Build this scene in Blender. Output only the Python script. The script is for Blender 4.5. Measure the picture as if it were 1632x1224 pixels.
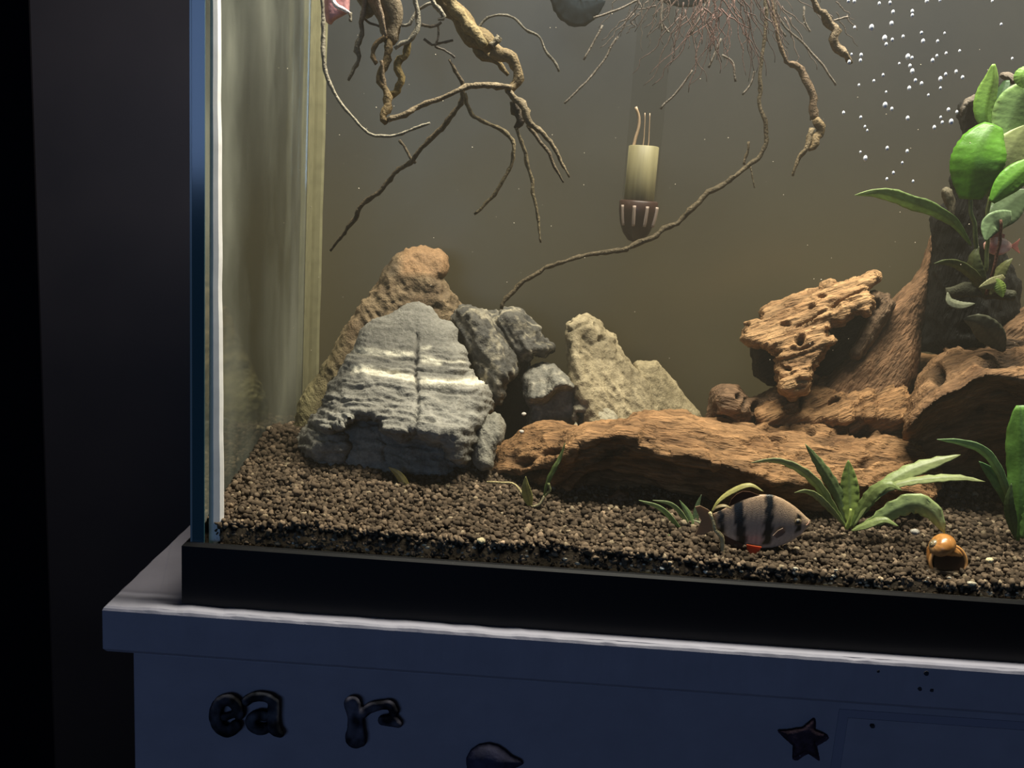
import bpy, bmesh, math, random
import numpy as np
from mathutils import Vector, Matrix
random.seed(7); rng = np.random.default_rng(7)
C = bpy.context.scene.collection
sc = bpy.context.scene
for o in list(bpy.data.objects): bpy.data.objects.remove(o)

# ------------------------------------------------------------------ camera, world, light, exposure
W, H, FPX = 1632, 1224, 1450.0
PITCH, YAW, ROLL = math.radians(11.23), math.radians(-0.17), math.radians(3.93)
CAM = np.array([0.1302, -0.3469, 0.1703])
_f = np.array([math.sin(YAW)*math.cos(PITCH), math.cos(YAW)*math.cos(PITCH), -math.sin(PITCH)])
_r = np.array([math.cos(YAW), -math.sin(YAW), 0.0]); _u = np.cross(_r, _f)
cr, sr = math.cos(ROLL), math.sin(ROLL)
RIGHT, UP, FWD = cr*_r + sr*_u, cr*_u - sr*_r, _f
cd = bpy.data.cameras.new('camera'); cam = bpy.data.objects.new('camera', cd); C.objects.link(cam)
cd.sensor_width = 36; cd.lens = FPX/W*36; cd.clip_start = 0.01; cd.clip_end = 50
m = Matrix.Identity(4)
for i in range(3):
    m[i][0], m[i][1], m[i][2], m[i][3] = RIGHT[i], UP[i], -FWD[i], CAM[i]
cam.matrix_world = m; sc.camera = cam

world = bpy.data.worlds.new('dim_room'); sc.world = world; world.use_nodes = True
bg = world.node_tree.nodes['Background']; bg.inputs[0].default_value = (0.55, 0.60, 0.80, 1); bg.inputs[1].default_value = 0.022
def area_light(name, loc, sx, sy, power, color, target=None):
    l = bpy.data.lights.new(name, 'AREA'); l.shape = 'RECTANGLE'; l.size = sx; l.size_y = sy; l.energy = power; l.color = color
    o = bpy.data.objects.new(name, l); C.objects.link(o); o.location = loc
    if target is not None:
        o.rotation_euler = (Vector(target)-Vector(loc)).to_track_quat('-Z', 'Y').to_euler()
    return o
LAMP = area_light('aquarium_lamp_light', (0.25, 0.040, 0.62), 0.44, 0.08, 12.5, (1.0, 0.93, 0.83))
FILL = area_light('blue_fill_light', (-0.6, -2.6, 0.5), 1.1, 0.65, 8.6, (0.33, 0.53, 1.0), (0.2, 0, -.1))  # unseen fill added to put dim blue light on the stand front
sc.view_settings.view_transform = 'Standard'; sc.view_settings.look = 'None'
sc.view_settings.gamma = 1; sc.view_settings.use_curve_mapping = False; sc.view_settings.exposure = 0.0
cy = sc.cycles; cy.max_bounces = 6; cy.diffuse_bounces = 3; cy.glossy_bounces = 3; cy.transmission_bounces = 6
cy.transparent_max_bounces = 32; cy.volume_bounces = 0; cy.caustics_reflective = False; cy.caustics_refractive = False
cy.sample_clamp_indirect = 2.0

# ------------------------------------------------------------------ pixel <-> world
def ray(px, py):
    px = np.asarray(px, float)[..., None]; py = np.asarray(py, float)[..., None]
    return FWD*FPX + RIGHT*(px-W/2) - UP*(py-H/2)
def at(px, py, Y):                       # the point of the plane y = Y seen at that pixel
    d = ray(px, py); t = (np.asarray(Y, float)-CAM[1])/d[..., 1]
    return CAM + d*t[..., None]
def proj(P):
    d = P-CAM; z = d@FWD
    return W/2+FPX*(d@RIGHT)/z, H/2-FPX*(d@UP)/z
def mpp(Y): return (Y-CAM[1])/FPX*1.02   # metres per pixel at that depth

# ------------------------------------------------------------------ noise
def _h(x, y, z, s):
    n = (x*np.uint32(374761393) + y*np.uint32(668265263) + z*np.uint32(2246822519) + np.uint32(s*974711 % 4294967291))
    n = (n ^ (n >> np.uint32(13)))*np.uint32(1274126177); n ^= n >> np.uint32(16)
    return n.astype(np.float32)/np.float32(2147483648.0)-1.0
def vn(P, s=0):
    P = np.asarray(P, float); i = np.floor(P); f = P-i; f = f*f*(3-2*f); i = i.astype(np.int64).astype(np.uint32)
    o = np.uint32(1); x, y, z = i[..., 0], i[..., 1], i[..., 2]; fx, fy, fz = f[..., 0], f[..., 1], f[..., 2]
    r = 0
    for a in (0, 1):
        for b in (0, 1):
            for c in (0, 1):
                w = (fx if a else 1-fx)*(fy if b else 1-fy)*(fz if c else 1-fz)
                r = r + w*_h(x+o*np.uint32(a), y+o*np.uint32(b), z+o*np.uint32(c), s)
    return r
def fbm(P, octv=3, s=0):
    r, a, t = 0, 1.0, 0
    P = np.asarray(P, float)
    for k in range(octv):
        r = r+a*vn(P*(2.03**k)+k*7.3, s+k); t += a; a *= .5
    return r/t
def ridge(P, octv=3, s=0):
    r, a, t = 0, 1.0, 0
    for k in range(octv):
        r = r+a*(1-2*np.abs(vn(P*(2.1**k)+k*3.7, s+k))); t += a; a *= .55
    return r/t

# ------------------------------------------------------------------ materials
def nt(name):
    m = bpy.data.materials.new(name); m.use_nodes = True
    t = m.node_tree; t.nodes.clear(); out = t.nodes.new('ShaderNodeOutputMaterial')
    return m, t, out
def surf(name, color=(.5, .5, .5), rough=.6, spec=.3, attr=False, noise=0.0, nscale=400, bump=0.0, bdist=.001, bscale=900, transl=0.0, coat=0.0, metal=0.0, stretch=(1, 1, 1), turn=0.0):
    m, t, out = nt(name); N = t.nodes.new; L = t.links.new
    b = N('ShaderNodeBsdfPrincipled'); b.inputs['Roughness'].default_value = rough; b.inputs['Specular IOR Level'].default_value = spec
    b.inputs['Metallic'].default_value = metal; b.inputs['Coat Weight'].default_value = coat
    tc = N('ShaderNodeTexCoord'); mp = N('ShaderNodeMapping'); mp.inputs['Scale'].default_value = stretch
    m0 = N('ShaderNodeMapping'); m0.inputs['Rotation'].default_value = (0, turn, 0); L(tc.outputs['Object'], m0.inputs[0]); L(m0.outputs[0], mp.inputs[0])
    if attr:
        a = N('ShaderNodeAttribute'); a.attribute_name = 'Col'; csock = a.outputs['Color']
    else:
        a = N('ShaderNodeRGB'); a.outputs[0].default_value = (*color, 1); csock = a.outputs[0]
    if noise:
        n = N('ShaderNodeTexNoise'); n.inputs['Scale'].default_value = nscale; n.inputs['Detail'].default_value = 4; L(mp.outputs[0], n.inputs['Vector'])
        r = N('ShaderNodeMapRange'); r.inputs['From Min'].default_value = .3; r.inputs['From Max'].default_value = .7
        r.inputs['To Min'].default_value = 1-noise; r.inputs['To Max'].default_value = 1+noise; L(n.outputs['Fac'], r.inputs['Value'])
        v = N('ShaderNodeVectorMath'); v.operation = 'SCALE'; L(csock, v.inputs[0]); L(r.outputs[0], v.inputs['Scale']); csock = v.outputs[0]
    L(csock, b.inputs['Base Color'])
    if bump:
        n2 = N('ShaderNodeTexNoise'); n2.inputs['Scale'].default_value = bscale; n2.inputs['Detail'].default_value = 5; L(mp.outputs[0], n2.inputs['Vector'])
        bp = N('ShaderNodeBump'); bp.inputs['Strength'].default_value = bump; bp.inputs['Distance'].default_value = bdist
        L(n2.outputs['Fac'], bp.inputs['Height']); L(bp.outputs[0], b.inputs['Normal'])
    last = b.outputs[0]
    if transl:
        tr = N('ShaderNodeBsdfTranslucent'); L(csock, tr.inputs[0]); mx = N('ShaderNodeMixShader'); mx.inputs[0].default_value = transl
        L(last, mx.inputs[1]); L(tr.outputs[0], mx.inputs[2]); last = mx.outputs[0]
    L(last, out.inputs['Surface'])
    return m
def clear(name, color):
    m, t, out = nt(name); b = t.nodes.new('ShaderNodeBsdfTransparent'); b.inputs[0].default_value = (*color, 1)
    t.links.new(b.outputs[0], out.inputs['Surface']); return m
def water_mat(name, color, dens, absorb):
    m, t, out = nt(name); b = t.nodes.new('ShaderNodeVolumeScatter'); b.inputs['Color'].default_value = (*color, 1); b.inputs['Density'].default_value = dens
    a = t.nodes.new('ShaderNodeVolumeAbsorption'); a.inputs['Color'].default_value = (*absorb[0], 1); a.inputs['Density'].default_value = absorb[1]
    s = t.nodes.new('ShaderNodeAddShader'); t.links.new(b.outputs[0], s.inputs[0]); t.links.new(a.outputs[0], s.inputs[1])
    t.links.new(s.outputs[0], out.inputs['Volume']); return m
def film_mat(name, film, film2, mirror_col, mirror, rough, nscale, stretch, through=0.0, upper=None):
    # pane seen from inside the water: total reflection under a patchy film of algae
    m, t, out = nt(name); N = t.nodes.new; L = t.links.new
    tc = N('ShaderNodeTexCoord'); mp = N('ShaderNodeMapping'); mp.inputs['Scale'].default_value = stretch; L(tc.outputs['Object'], mp.inputs[0])
    n = N('ShaderNodeTexNoise'); n.inputs['Scale'].default_value = nscale; n.inputs['Detail'].default_value = 5; L(mp.outputs[0], n.inputs['Vector'])
    r = N('ShaderNodeMapRange'); r.inputs['From Min'].default_value = .36; r.inputs['From Max'].default_value = .64; L(n.outputs['Fac'], r.inputs['Value'])
    mc = N('ShaderNodeMix'); mc.data_type = 'RGBA'; mc.inputs['A'].default_value = (*film, 1); mc.inputs['B'].default_value = (*film2, 1); L(r.outputs[0], mc.inputs['Factor'])
    fc = mc.outputs['Result']
    if upper:                        # dark bluish tone painted in towards the top for the dim room behind
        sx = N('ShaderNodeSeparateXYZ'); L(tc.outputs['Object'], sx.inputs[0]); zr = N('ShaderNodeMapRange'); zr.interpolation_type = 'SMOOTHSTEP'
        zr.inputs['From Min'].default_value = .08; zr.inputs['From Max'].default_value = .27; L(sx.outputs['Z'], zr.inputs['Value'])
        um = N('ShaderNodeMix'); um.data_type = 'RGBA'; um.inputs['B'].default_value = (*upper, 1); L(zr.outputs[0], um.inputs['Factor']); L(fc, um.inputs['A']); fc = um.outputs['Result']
    d = N('ShaderNodeBsdfDiffuse'); L(fc, d.inputs[0])
    g = N('ShaderNodeBsdfGlossy'); g.inputs[0].default_value = (*mirror_col, 1); g.inputs['Roughness'].default_value = rough
    k = N('ShaderNodeMapRange'); k.inputs['To Min'].default_value = min(1, mirror*1.35); k.inputs['To Max'].default_value = mirror*.6; L(r.outputs[0], k.inputs['Value'])
    mx = N('ShaderNodeMixShader'); L(k.outputs[0], mx.inputs[0]); L(d.outputs[0], mx.inputs[1]); L(g.outputs[0], mx.inputs[2]); last = mx.outputs[0]
    if through:
        tb = N('ShaderNodeBsdfTransparent'); m2 = N('ShaderNodeMixShader'); m2.inputs[0].default_value = through; L(last, m2.inputs[1]); L(tb.outputs[0], m2.inputs[2]); last = m2.outputs[0]
    L(last, out.inputs['Surface'])
    return m

M = dict(
    rock=surf('rock', attr=True, rough=.75, spec=.25, noise=.22, nscale=700, bump=.6, bscale=1100),
    soil=surf('soil', attr=True, rough=.9, spec=.12, noise=.2, nscale=1200),
    soil_base=surf('soil_base', (.022, .017, .012), .95, .1, noise=.4, nscale=500, bump=.8, bscale=600),
    leaf=surf('leaf', attr=True, rough=.4, spec=.4, noise=.12, nscale=500, bump=.15, bscale=700, transl=.35),
    dull_leaf=surf('dull_leaf', attr=True, rough=.95, spec=.03, noise=.2, nscale=300),
    root=surf('root', attr=True, rough=.7, spec=.2, noise=.3, nscale=700, bump=.8, bscale=900),
    fish=surf('fish', attr=True, rough=.35, spec=.5, noise=.08, nscale=1500, bump=.25, bscale=2200),
    fin=surf('fin', attr=True, rough=.5, spec=.3, transl=.5),
    shell=surf('shell', attr=True, rough=.3, spec=.5, noise=.12, nscale=500),
    rim=surf('black_plastic', (.004, .004, .0045), .45, .25),
    glass_front=clear('front_glass', (.955, .975, .965)),
    glass_edge=surf('glass_edge', (.03, .085, .10), .12, .6),
    glass_edge_light=surf('glass_edge_light', (.20, .28, .29), .2, .6),
    silicone=surf('silicone', (.80, .78, .76), .45, .4, noise=.08, nscale=150),
    silicone_olive=surf('silicone_olive', (.17, .16, .095), .5, .2, noise=.15, nscale=150),
    silicone_dull=surf('silicone_dull', (.30, .29, .24), .5, .3, noise=.3, nscale=250),
    paint=surf('blue_grey_paint', (.24, .235, .275), .55, .3, noise=.06, nscale=60, bump=.12, bscale=250),
    paint_edge=surf('worn_paint_edge', (.58, .54, .56), .7, .2, noise=.15, nscale=300, bump=.5, bscale=400),
    chip=surf('chipped_paint', (.03, .03, .035), .9, .1),
    groove=surf('groove', (.20, .20, .25), .8, .1),
    letter=surf('dark_letter', attr=True, rough=.95, spec=.04, noise=.5, nscale=180),
    cork=surf('dark_ornament', (.035, .035, .06), .75, .2, noise=.4, nscale=200, bump=.4, bscale=300),
    star=surf('star_ornament', (.035, .022, .030), .85, .15, noise=.5, nscale=300, bump=.7, bscale=350),
    core=surf('heater_core', (.21, .185, .10), .5, .3, noise=.25, nscale=60, stretch=(6, 6, .3)),
    cage=surf('heater_cage', (.035, .016, .012), .4, .35),
    slot=surf('cage_slot', (.35, .27, .22), .4, .3),
    tube=clear('heater_glass', (.93, .93, .92)),
    wire=surf('wire', (.40, .28, .18), .4, .5),
    bubble=surf('bubble', (.85, .88, .95), .15, .8),
    debris=surf('debris', (.55, .48, .36), .8, .2, noise=.2, nscale=800),
    panel=surf('black_gloss_panel', (.011, .009, .009), .45, .3, noise=.3, nscale=6),
    wall=surf('black_wall', (.004, .004, .006), .9, .1),
    floor=surf('dark_floor', (.02, .017, .015), .7, .2),
    side=film_mat('side_pane_film', (.25, .27, .23), (.37, .38, .31), (.90, .92, .80), .70, .06, 22, (1, 1, .45), .48),
    back=film_mat('back_pane_tone', (.072, .061, .033), (.090, .074, .038), (.5, .45, .35), .18, .35, 7, (1, 1, 1), 0.0, (.018, .022, .029)),  # olive and dark blue painted in for reflections and the room behind
    water=water_mat('murky_water', (.84, .77, .62), .27, ((.80, .70, .42), .9)),
)

def wood_mat(a):                     # grain runs at the picture angle a (down-right positive)
    k = 'wood%d' % round(math.degrees(a))
    if k not in M: M[k] = surf('driftwood_grain', attr=True, rough=.75, spec=.2, noise=.42, nscale=700, bump=1.0, bdist=.0022, bscale=800, stretch=(.10, 1, 1), turn=-a)
    return M[k]
# ------------------------------------------------------------------ objects
WL = {}
def tag(o, label=None, cat=None, group=None, kind=None):
    if label: o['label'] = label
    if cat: o['category'] = cat
    if group: o['group'] = group
    if kind: o['kind'] = kind
    return o
def thing(name, loc, label, cat, group=None):
    o = bpy.data.objects.new(name, None); C.objects.link(o); o.location = loc; o.empty_display_size = .01
    WL[o.name] = np.array(loc, float); return tag(o, label, cat, group)
def obj(name, V, F, mat, parent=None, col=None, smooth=True, origin=None):
    V = np.asarray(V, np.float64)
    if origin is None:
        origin = np.array([(V[:, 0].min()+V[:, 0].max())/2, (V[:, 1].min()+V[:, 1].max())/2, V[:, 2].min()])
    me = bpy.data.meshes.new(name)
    if isinstance(F, np.ndarray):
        k = F.shape[1]; me.vertices.add(len(V)); me.loops.add(F.size); me.polygons.add(len(F))
        me.vertices.foreach_set('co', (V-origin).astype(np.float32).ravel())
        me.loops.foreach_set('vertex_index', F.astype(np.int32).ravel())
        me.polygons.foreach_set('loop_start', np.arange(0, F.size, k, dtype=np.int32))
    else:
        me.from_pydata((V-origin).tolist(), [], F)
    me.update(calc_edges=True); me.validate()
    if smooth: me.polygons.foreach_set('use_smooth', np.ones(len(me.polygons), bool))
    if col is not None:
        a = me.color_attributes.new('Col', 'FLOAT_COLOR', 'POINT')
        c = np.ones((len(V), 4), np.float32); c[:, :3] = np.clip(col, 0, 1); a.data.foreach_set('color', c.ravel())
    me.materials.append(mat)
    o = bpy.data.objects.new(name, me); C.objects.link(o)
    WL[o.name] = np.array(origin, float)
    if parent is not None:
        o.parent = parent; o.location = origin-WL[parent.name]
    else: o.location = origin
    return o
def box(name, lo, hi, mat, parent=None, bev=0.0):
    bm = bmesh.new(); bmesh.ops.create_cube(bm, size=1)
    for v in bm.verts:
        for i in range(3): v.co[i] = (lo[i]+hi[i])/2+v.co[i]*(hi[i]-lo[i])
    if bev: bmesh.ops.bevel(bm, geom=bm.edges[:], offset=bev, segments=2, affect='EDGES', profile=.5)
    bm.verts.index_update()
    V = [v.co[:] for v in bm.verts]; F = [[v.index for v in f.verts] for f in bm.faces]; bm.free()
    return obj(name, V, F, mat, parent, smooth=False)
def resample(P, n):
    P = np.asarray(P, float); d = np.r_[0, np.cumsum(np.linalg.norm(np.diff(P[:, :3], axis=0), axis=1))]
    t = np.linspace(0, d[-1], n); out = np.zeros((n, P.shape[1]))
    m = np.zeros_like(P)
    for i in range(len(P)):
        a, b = max(i-1, 0), min(i+1, len(P)-1); m[i] = (P[b]-P[a])/max(d[b]-d[a], 1e-9)
    k = np.clip(np.searchsorted(d, t, 'right')-1, 0, len(P)-2); L = (d[k+1]-d[k])[:, None]; s = ((t-d[k])/L[:, 0])[:, None]
    h00, h10, h01, h11 = 2*s**3-3*s**2+1, s**3-2*s**2+s, -2*s**3+3*s**2, s**3-s**2
    return h00*P[k]+h10*L*m[k]+h01*P[k+1]+h11*L*m[k+1]
def tube_arrays(P, R, sides=8, rough=0.0, seed=0):
    P = np.asarray(P, float); n = len(P); T = np.gradient(P, axis=0); T /= np.linalg.norm(T, axis=1)[:, None]
    ref = np.array([0.13, 1.0, 0.07]); A = np.cross(T, ref); A /= np.linalg.norm(A, axis=1)[:, None]; B = np.cross(T, A)
    th = np.linspace(0, 2*np.pi, sides, endpoint=False)
    V = P[:, None]+R[:, None, None]*(np.cos(th)[None, :, None]*A[:, None]+np.sin(th)[None, :, None]*B[:, None])
    if rough:
        k = vn(V.reshape(-1, 3)*1/np.maximum(R.mean(), 4e-4)*.9, seed).reshape(n, sides, 1)
        V = P[:, None]+(V-P[:, None])*(1+rough*k)
    V = V.reshape(-1, 3); i = np.arange(n-1)[:, None]*sides; j = np.arange(sides)[None]; j2 = (j+1) % sides
    F = np.stack([i+j, i+j2, i+sides+j2, i+sides+j], -1).reshape(-1, 4)
    F = F.tolist(); F.append(list(range(sides))[::-1]); F.append([(n-1)*sides+q for q in range(sides)])
    return V, F
def tube_px(name, pts, rpx, mat, parent, color, sides=8, rough=.25, n=None, seed=0, taper=None):
    """pts: (px, py, Y) control points, rpx: radius in picture pixels (scalar or per point)."""
    pts = list(pts); rpx = list(np.broadcast_to(np.array(rpx, float), (len(pts),)))
    if name == 'root' and pts[0][1] < -15: pts = [(pts[0][0], -190, pts[0][2])]+pts; rpx = rpx[:1]+rpx   # on up to the surface
    pts = np.array(pts, float); rr = np.array(rpx, float)
    Q = np.c_[at(pts[:, 0], pts[:, 1], pts[:, 2]), rr*mpp(pts[:, 2])]
    L = np.linalg.norm(np.diff(Q[:, :3], axis=0), axis=1).sum()
    n = n or int(np.clip(L/.0018, 10, 140)); Q = resample(Q, n)
    Q[:, :3] += np.stack([vn(Q[:, :3]*160, seed+k) for k in (1, 2, 3)], 1)*np.minimum(Q[:, 3:4]*.9, .0012)
    V, F = tube_arrays(Q[:, :3], np.maximum(Q[:, 3], 1e-4), sides, rough, seed)
    c = np.array(color)*(1+.30*fbm(V*260, 2, seed)[:, None])
    return obj(name, V, F, mat, parent, col=c)

# signed distance of a polygon in picture pixels, sampled on a 2-pixel map
def poly_map(poly, step=2.0, pad=30):
    P = np.array(poly, float); x0, y0 = P.min(0)-pad; x1, y1 = P.max(0)+pad
    X, Y = np.meshgrid(np.arange(x0, x1, step), np.arange(y0, y1, step), indexing='ij')
    d = np.full(X.shape, 1e9); ins = np.zeros(X.shape, bool)
    for a, b in zip(P, np.roll(P, -1, 0)):
        e = b-a; wx, wy = X-a[0], Y-a[1]; t = np.clip((wx*e[0]+wy*e[1])/(e@e+1e-9), 0, 1)
        d = np.minimum(d, (wx-t*e[0])**2+(wy-t*e[1])**2)
        c = ((a[1] > Y) != (b[1] > Y)) & (X < (b[0]-a[0])*(Y-a[1])/(b[1]-a[1]+1e-12)+a[0]); ins ^= c
    d = np.sqrt(d); d[ins] *= -1
    return d, x0, y0, step
def sample(mp_, px, py):
    d, x0, y0, s = mp_; u = np.clip((px-x0)/s, 0, d.shape[0]-1.001); v = np.clip((py-y0)/s, 0, d.shape[1]-1.001)
    i, j = u.astype(int), v.astype(int); a, b = u-i, v-j
    return (d[i, j]*(1-a)+d[i+1, j]*a)*(1-b)+(d[i, j+1]*(1-a)+d[i+1, j+1]*a)*b
def nets(F, o, h):
    S = F < 0; n = np.array(F.shape)
    cs = [(a, b, c) for a in (0, 1) for b in (0, 1) for c in (0, 1)]
    sl = lambda A, c: A[c[0]:n[0]-1+c[0], c[1]:n[1]-1+c[1], c[2]:n[2]-1+c[2]]
    cnt = sum(sl(S, c).astype(np.int8) for c in cs); act = (cnt > 0) & (cnt < 8)
    idx = np.argwhere(act); acc = np.zeros((len(idx), 3)); k = np.zeros(len(idx))
    for a in cs:
        for b in cs:
            if sum(b)-sum(a) == 1 and all(y >= x for x, y in zip(a, b)):
                f0 = F[tuple((idx+a).T)]; f1 = F[tuple((idx+b).T)]; mm = (f0 < 0) != (f1 < 0)
                t = np.where(mm, f0/np.where(mm, f0-f1, 1), 0)
                acc += mm[:, None]*(np.array(a)+t[:, None]*(np.array(b)-np.array(a))); k += mm
    V = o+h*(idx+acc/k[:, None]); vid = -np.ones(act.shape, np.int64); vid[act] = np.arange(len(idx))
    Q = []
    for ax in range(3):
        b, c = (ax+1) % 3, (ax+2) % 3; s0 = [slice(None)]*3; s1 = [slice(None)]*3; s0[ax] = slice(0, -1); s1[ax] = slice(1, None)
        for q in (b, c): s0[q] = slice(1, -1); s1[q] = slice(1, -1)
        A, B = S[tuple(s0)], S[tuple(s1)]; e = np.argwhere(A != B); off = np.ones(3, int); off[ax] = 0; e2 = e+off
        up = A[tuple(e.T)]; db = np.zeros(3, int); db[b] = 1; dc = np.zeros(3, int); dc[c] = 1
        q = np.stack([vid[tuple((e2-db-dc).T)], vid[tuple((e2-dc).T)], vid[tuple(e2.T)], vid[tuple((e2-db).T)]], 1)
        q[~up] = q[~up][:, ::-1]; Q.append(q)
    Q = np.concatenate(Q); Q = Q[(Q >= 0).all(1)]
    return V, Q
def normals(V, Q):
    n = np.cross(V[Q[:, 2]]-V[Q[:, 0]], V[Q[:, 3]]-V[Q[:, 1]]); N = np.zeros_like(V)
    for k in range(Q.shape[1]): 
        for c in range(3): N[:, c] += np.bincount(Q[:, k], n[:, c], len(V))
    return N/np.maximum(np.linalg.norm(N, axis=1), 1e-12)[:, None]
def solid(poly, yf, T, R, h, yr, carve=None):
    """a solid whose outline is poly, whose front lies at depth yf(px, py), T deep, edges rounded over R pixels."""
    pm = poly_map(poly); P = np.array(poly, float)
    cor = np.concatenate([at(P[:, 0], P[:, 1], np.full(len(P), y)) for y in yr])
    lo = cor.min(0)-3*h; hi = cor.max(0)+3*h; lo[1] = yr[0]-3*h; hi[1] = yr[1]+3*h
    ax = [np.arange(lo[i], hi[i], h) for i in range(3)]
    G = np.stack(np.meshgrid(*ax, indexing='ij'), -1); px, py = proj(G)
    d2 = sample(pm, px, py); s = np.clip(-d2/R, 0, 1); pr = np.sqrt(np.maximum(1-(1-s)**2, 0))
    Tm = T(px, py) if callable(T) else T
    mid = yf(px, py)+Tm/2; F = np.abs(G[..., 1]-mid)-Tm/2*pr
    F = np.where(d2 > 0, np.maximum(F, 0)+d2*.00027+1e-5, F)
    if carve is not None: F = carve(F, G, px, py)
    F[0] = F[-1] = 1; F[:, 0] = F[:, -1] = 1; F[:, :, 0] = F[:, :, -1] = 1
    return nets(F, lo, h)
def interp(xs, ys): return lambda x: np.interp(x, xs, ys)

exec_order = None
# ================================================================== the setting
tag(box('wall_back', (-2, .75, -.8), (2, .80, 1.6), M['wall']), 'black wall far behind the tank', None, kind='structure')
tag(box('floor', (-2, -1.2, -.80), (2, .75, -.75), M['floor']), 'dark floor below the stand', None, kind='structure')
pe = at(64, 600, .33)
t = thing('tall_cabinet', ((pe[0]+.3), .35, -.75), 'tall black glossy cabinet side standing behind the tank at its left', 'cabinet')
box('side_panel', (pe[0], .33, -.75), (pe[0]+.6, .36, 1.4), M['panel'], t, bev=.002)

# ---- stand
st = thing('aquarium_stand', (.25, .1, -.75), 'painted blue-grey wooden stand with worn edges under the tank', 'stand')
sx0 = -.030
bm = bmesh.new()
def worn_slab():
    lo, hi = np.array([sx0, -.0065, -.0205]), np.array([.62, .26, -.0003])
    # the top board: its outline is cut into short steps so its edges can be worn uneven
    xs = np.linspace(lo[0], hi[0], 240); ys = np.linspace(lo[1], hi[1], 60)
    V, F = [], []
    ring = [(x, lo[1]) for x in xs]+[(hi[0], y) for y in ys[1:]]+[(x, hi[1]) for x in xs[::-1][1:]]+[(lo[0], y) for y in ys[::-1][1:-1]]
    ring = np.array(ring); n = len(ring); c = ring.mean(0)
    prof = [(.0012, hi[2]), (.0004, hi[2]-.0007), (0, hi[2]-.0018), (0, lo[2]+.0016), (.0012, lo[2])]
    for k, (ins, z) in enumerate(prof):
        q = np.c_[ring, np.full(n, z)]; w = .0005*fbm(q*[220, 220, 60], 3, 5) if k < 3 else .0003*fbm(q*150, 2, 9)
        d = np.zeros((n, 2)); d[np.abs(ring[:, 1]-lo[1]) < 1e-6, 1] += 1; d[np.abs(ring[:, 1]-hi[1]) < 1e-6, 1] -= 1
        d[np.abs(ring[:, 0]-lo[0]) < 1e-6, 0] += 1; d[np.abs(ring[:, 0]-hi[0]) < 1e-6, 0] -= 1
        q[:, :2] += d*(ins+np.abs(w))[:, None]; q[:, 2] += (.0003*vn(q*200, 3) if k < 2 else 0); V.append(q)
    V = np.concatenate(V); m_ = len(prof)
    for k in range(m_-1):
        for i in range(n):
            F.append([k*n+i, (k+1)*n+i, (k+1)*n+(i+1) % n, k*n+(i+1) % n])
    F.append(list(range(n))[::-1][::-1]); F.append([(m_-1)*n+i for i in range(n)][::-1])
    o = obj('top_board', V, F, M['paint'], st, smooth=False)
    return o
worn_slab()
by = -.0045
bx0 = at(213, 1130, by)[0]
box('cabinet_body', (bx0, by, -.745), (.60, .25, -.0205), M['paint'], st, bev=.0008)
# drawer front: raised lip round a sunken panel
g0 = at(1351, 1143, by); 
dr = box('drawer_front', (g0[0], by-.0006, -.16), (.56, by+.002, g0[2]), M['paint'], st)
box('shadow_gap', (g0[0]-.004, by-.0003, g0[2]), (.56, by+.0012, g0[2]+.0035), M['groove'], dr)
box('shadow_gap', (g0[0]-.004, by-.0003, -.16), (g0[0], by+.0012, g0[2]), M['groove'], dr)
for px, py, r in ((1476, 1073, .0011), (1466, 1098, .0009), (1485, 1100, .0009), (1391, 1158, .0009), (1400, 1070, .0006)):
    y = -.0066 if py < 1090 else -.0066
    c = at(px, py, y); a = np.linspace(0, 2*np.pi, 9)[:-1]; rr = r*(1+.3*rng.standard_normal(8)*.5)
    V = np.r_[np.c_[c[0]+rr*np.cos(a), np.full(8, y-.00015), c[2]+rr*np.sin(a)], np.c_[c[0]+rr*np.cos(a), np.full(8, y+.001), c[2]+rr*np.sin(a)]]
    obj('paint_chip', V, [list(range(8))]+[[i, i+8, (i+1) % 8+8, (i+1) % 8] for i in range(8)], M['chip'], st, smooth=False)

# ---- tank
TX0, TX1, TY0, TY1 = .0, .515, .0, .200      # outside of the rim
IX0, IX1, IY0, IY1 = .0055, .509, .0075, .190 # inside of the panes
tk = thing('aquarium', (.257, .10, 0), 'rectangular glass aquarium with black bottom rim standing on the blue-grey stand', 'aquarium')
def rim_ring(name, z0, z1, wall, lip):
    V, F = [], []
    for (z, e) in ((z0, 0), (z1-.001, 0), (z1, .001), (z1, wall)):
        V += [(TX0+e, TY0+e, z), (TX1-e, TY0+e, z), (TX1-e, TY1-e, z), (TX0+e, TY1-e, z)]
    V += [(TX0+wall, TY0+wall, z0), (TX1-wall, TY0+wall, z0), (TX1-wall, TY1-wall, z0), (TX0+wall, TY1-wall, z0)]
    for k in range(4):
        for i in range(4): F.append([k*4+i, k*4+(i+1) % 4, (k+1)*4+(i+1) % 4, (k+1)*4+i])
    for i in range(4): F.append([16+i, 16+(i+1) % 4, (i+1) % 4, i])
    return obj(name, V, F, M['rim'], tk, smooth=False)
rim_ring('bottom_rim', 0, .0262, .0028, 0)
rim_ring('top_rim', .318, .335, .0028, 0)
box('base_glass', (.003, .003, .006), (.512, .197, .010), M['glass_edge'], tk)
box('front_glass', (.0035, .003, .008), (.5115, .0074, .330), M['glass_front'], tk)
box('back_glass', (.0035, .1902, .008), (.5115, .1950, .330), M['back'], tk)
box('side_glass', (.0012, .0078, .008), (.0054, .1900, .330), M['side'], tk)
box('side_glass', (.5092, .0078, .008), (.5115, .1900, .330), M['side'], tk)
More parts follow.
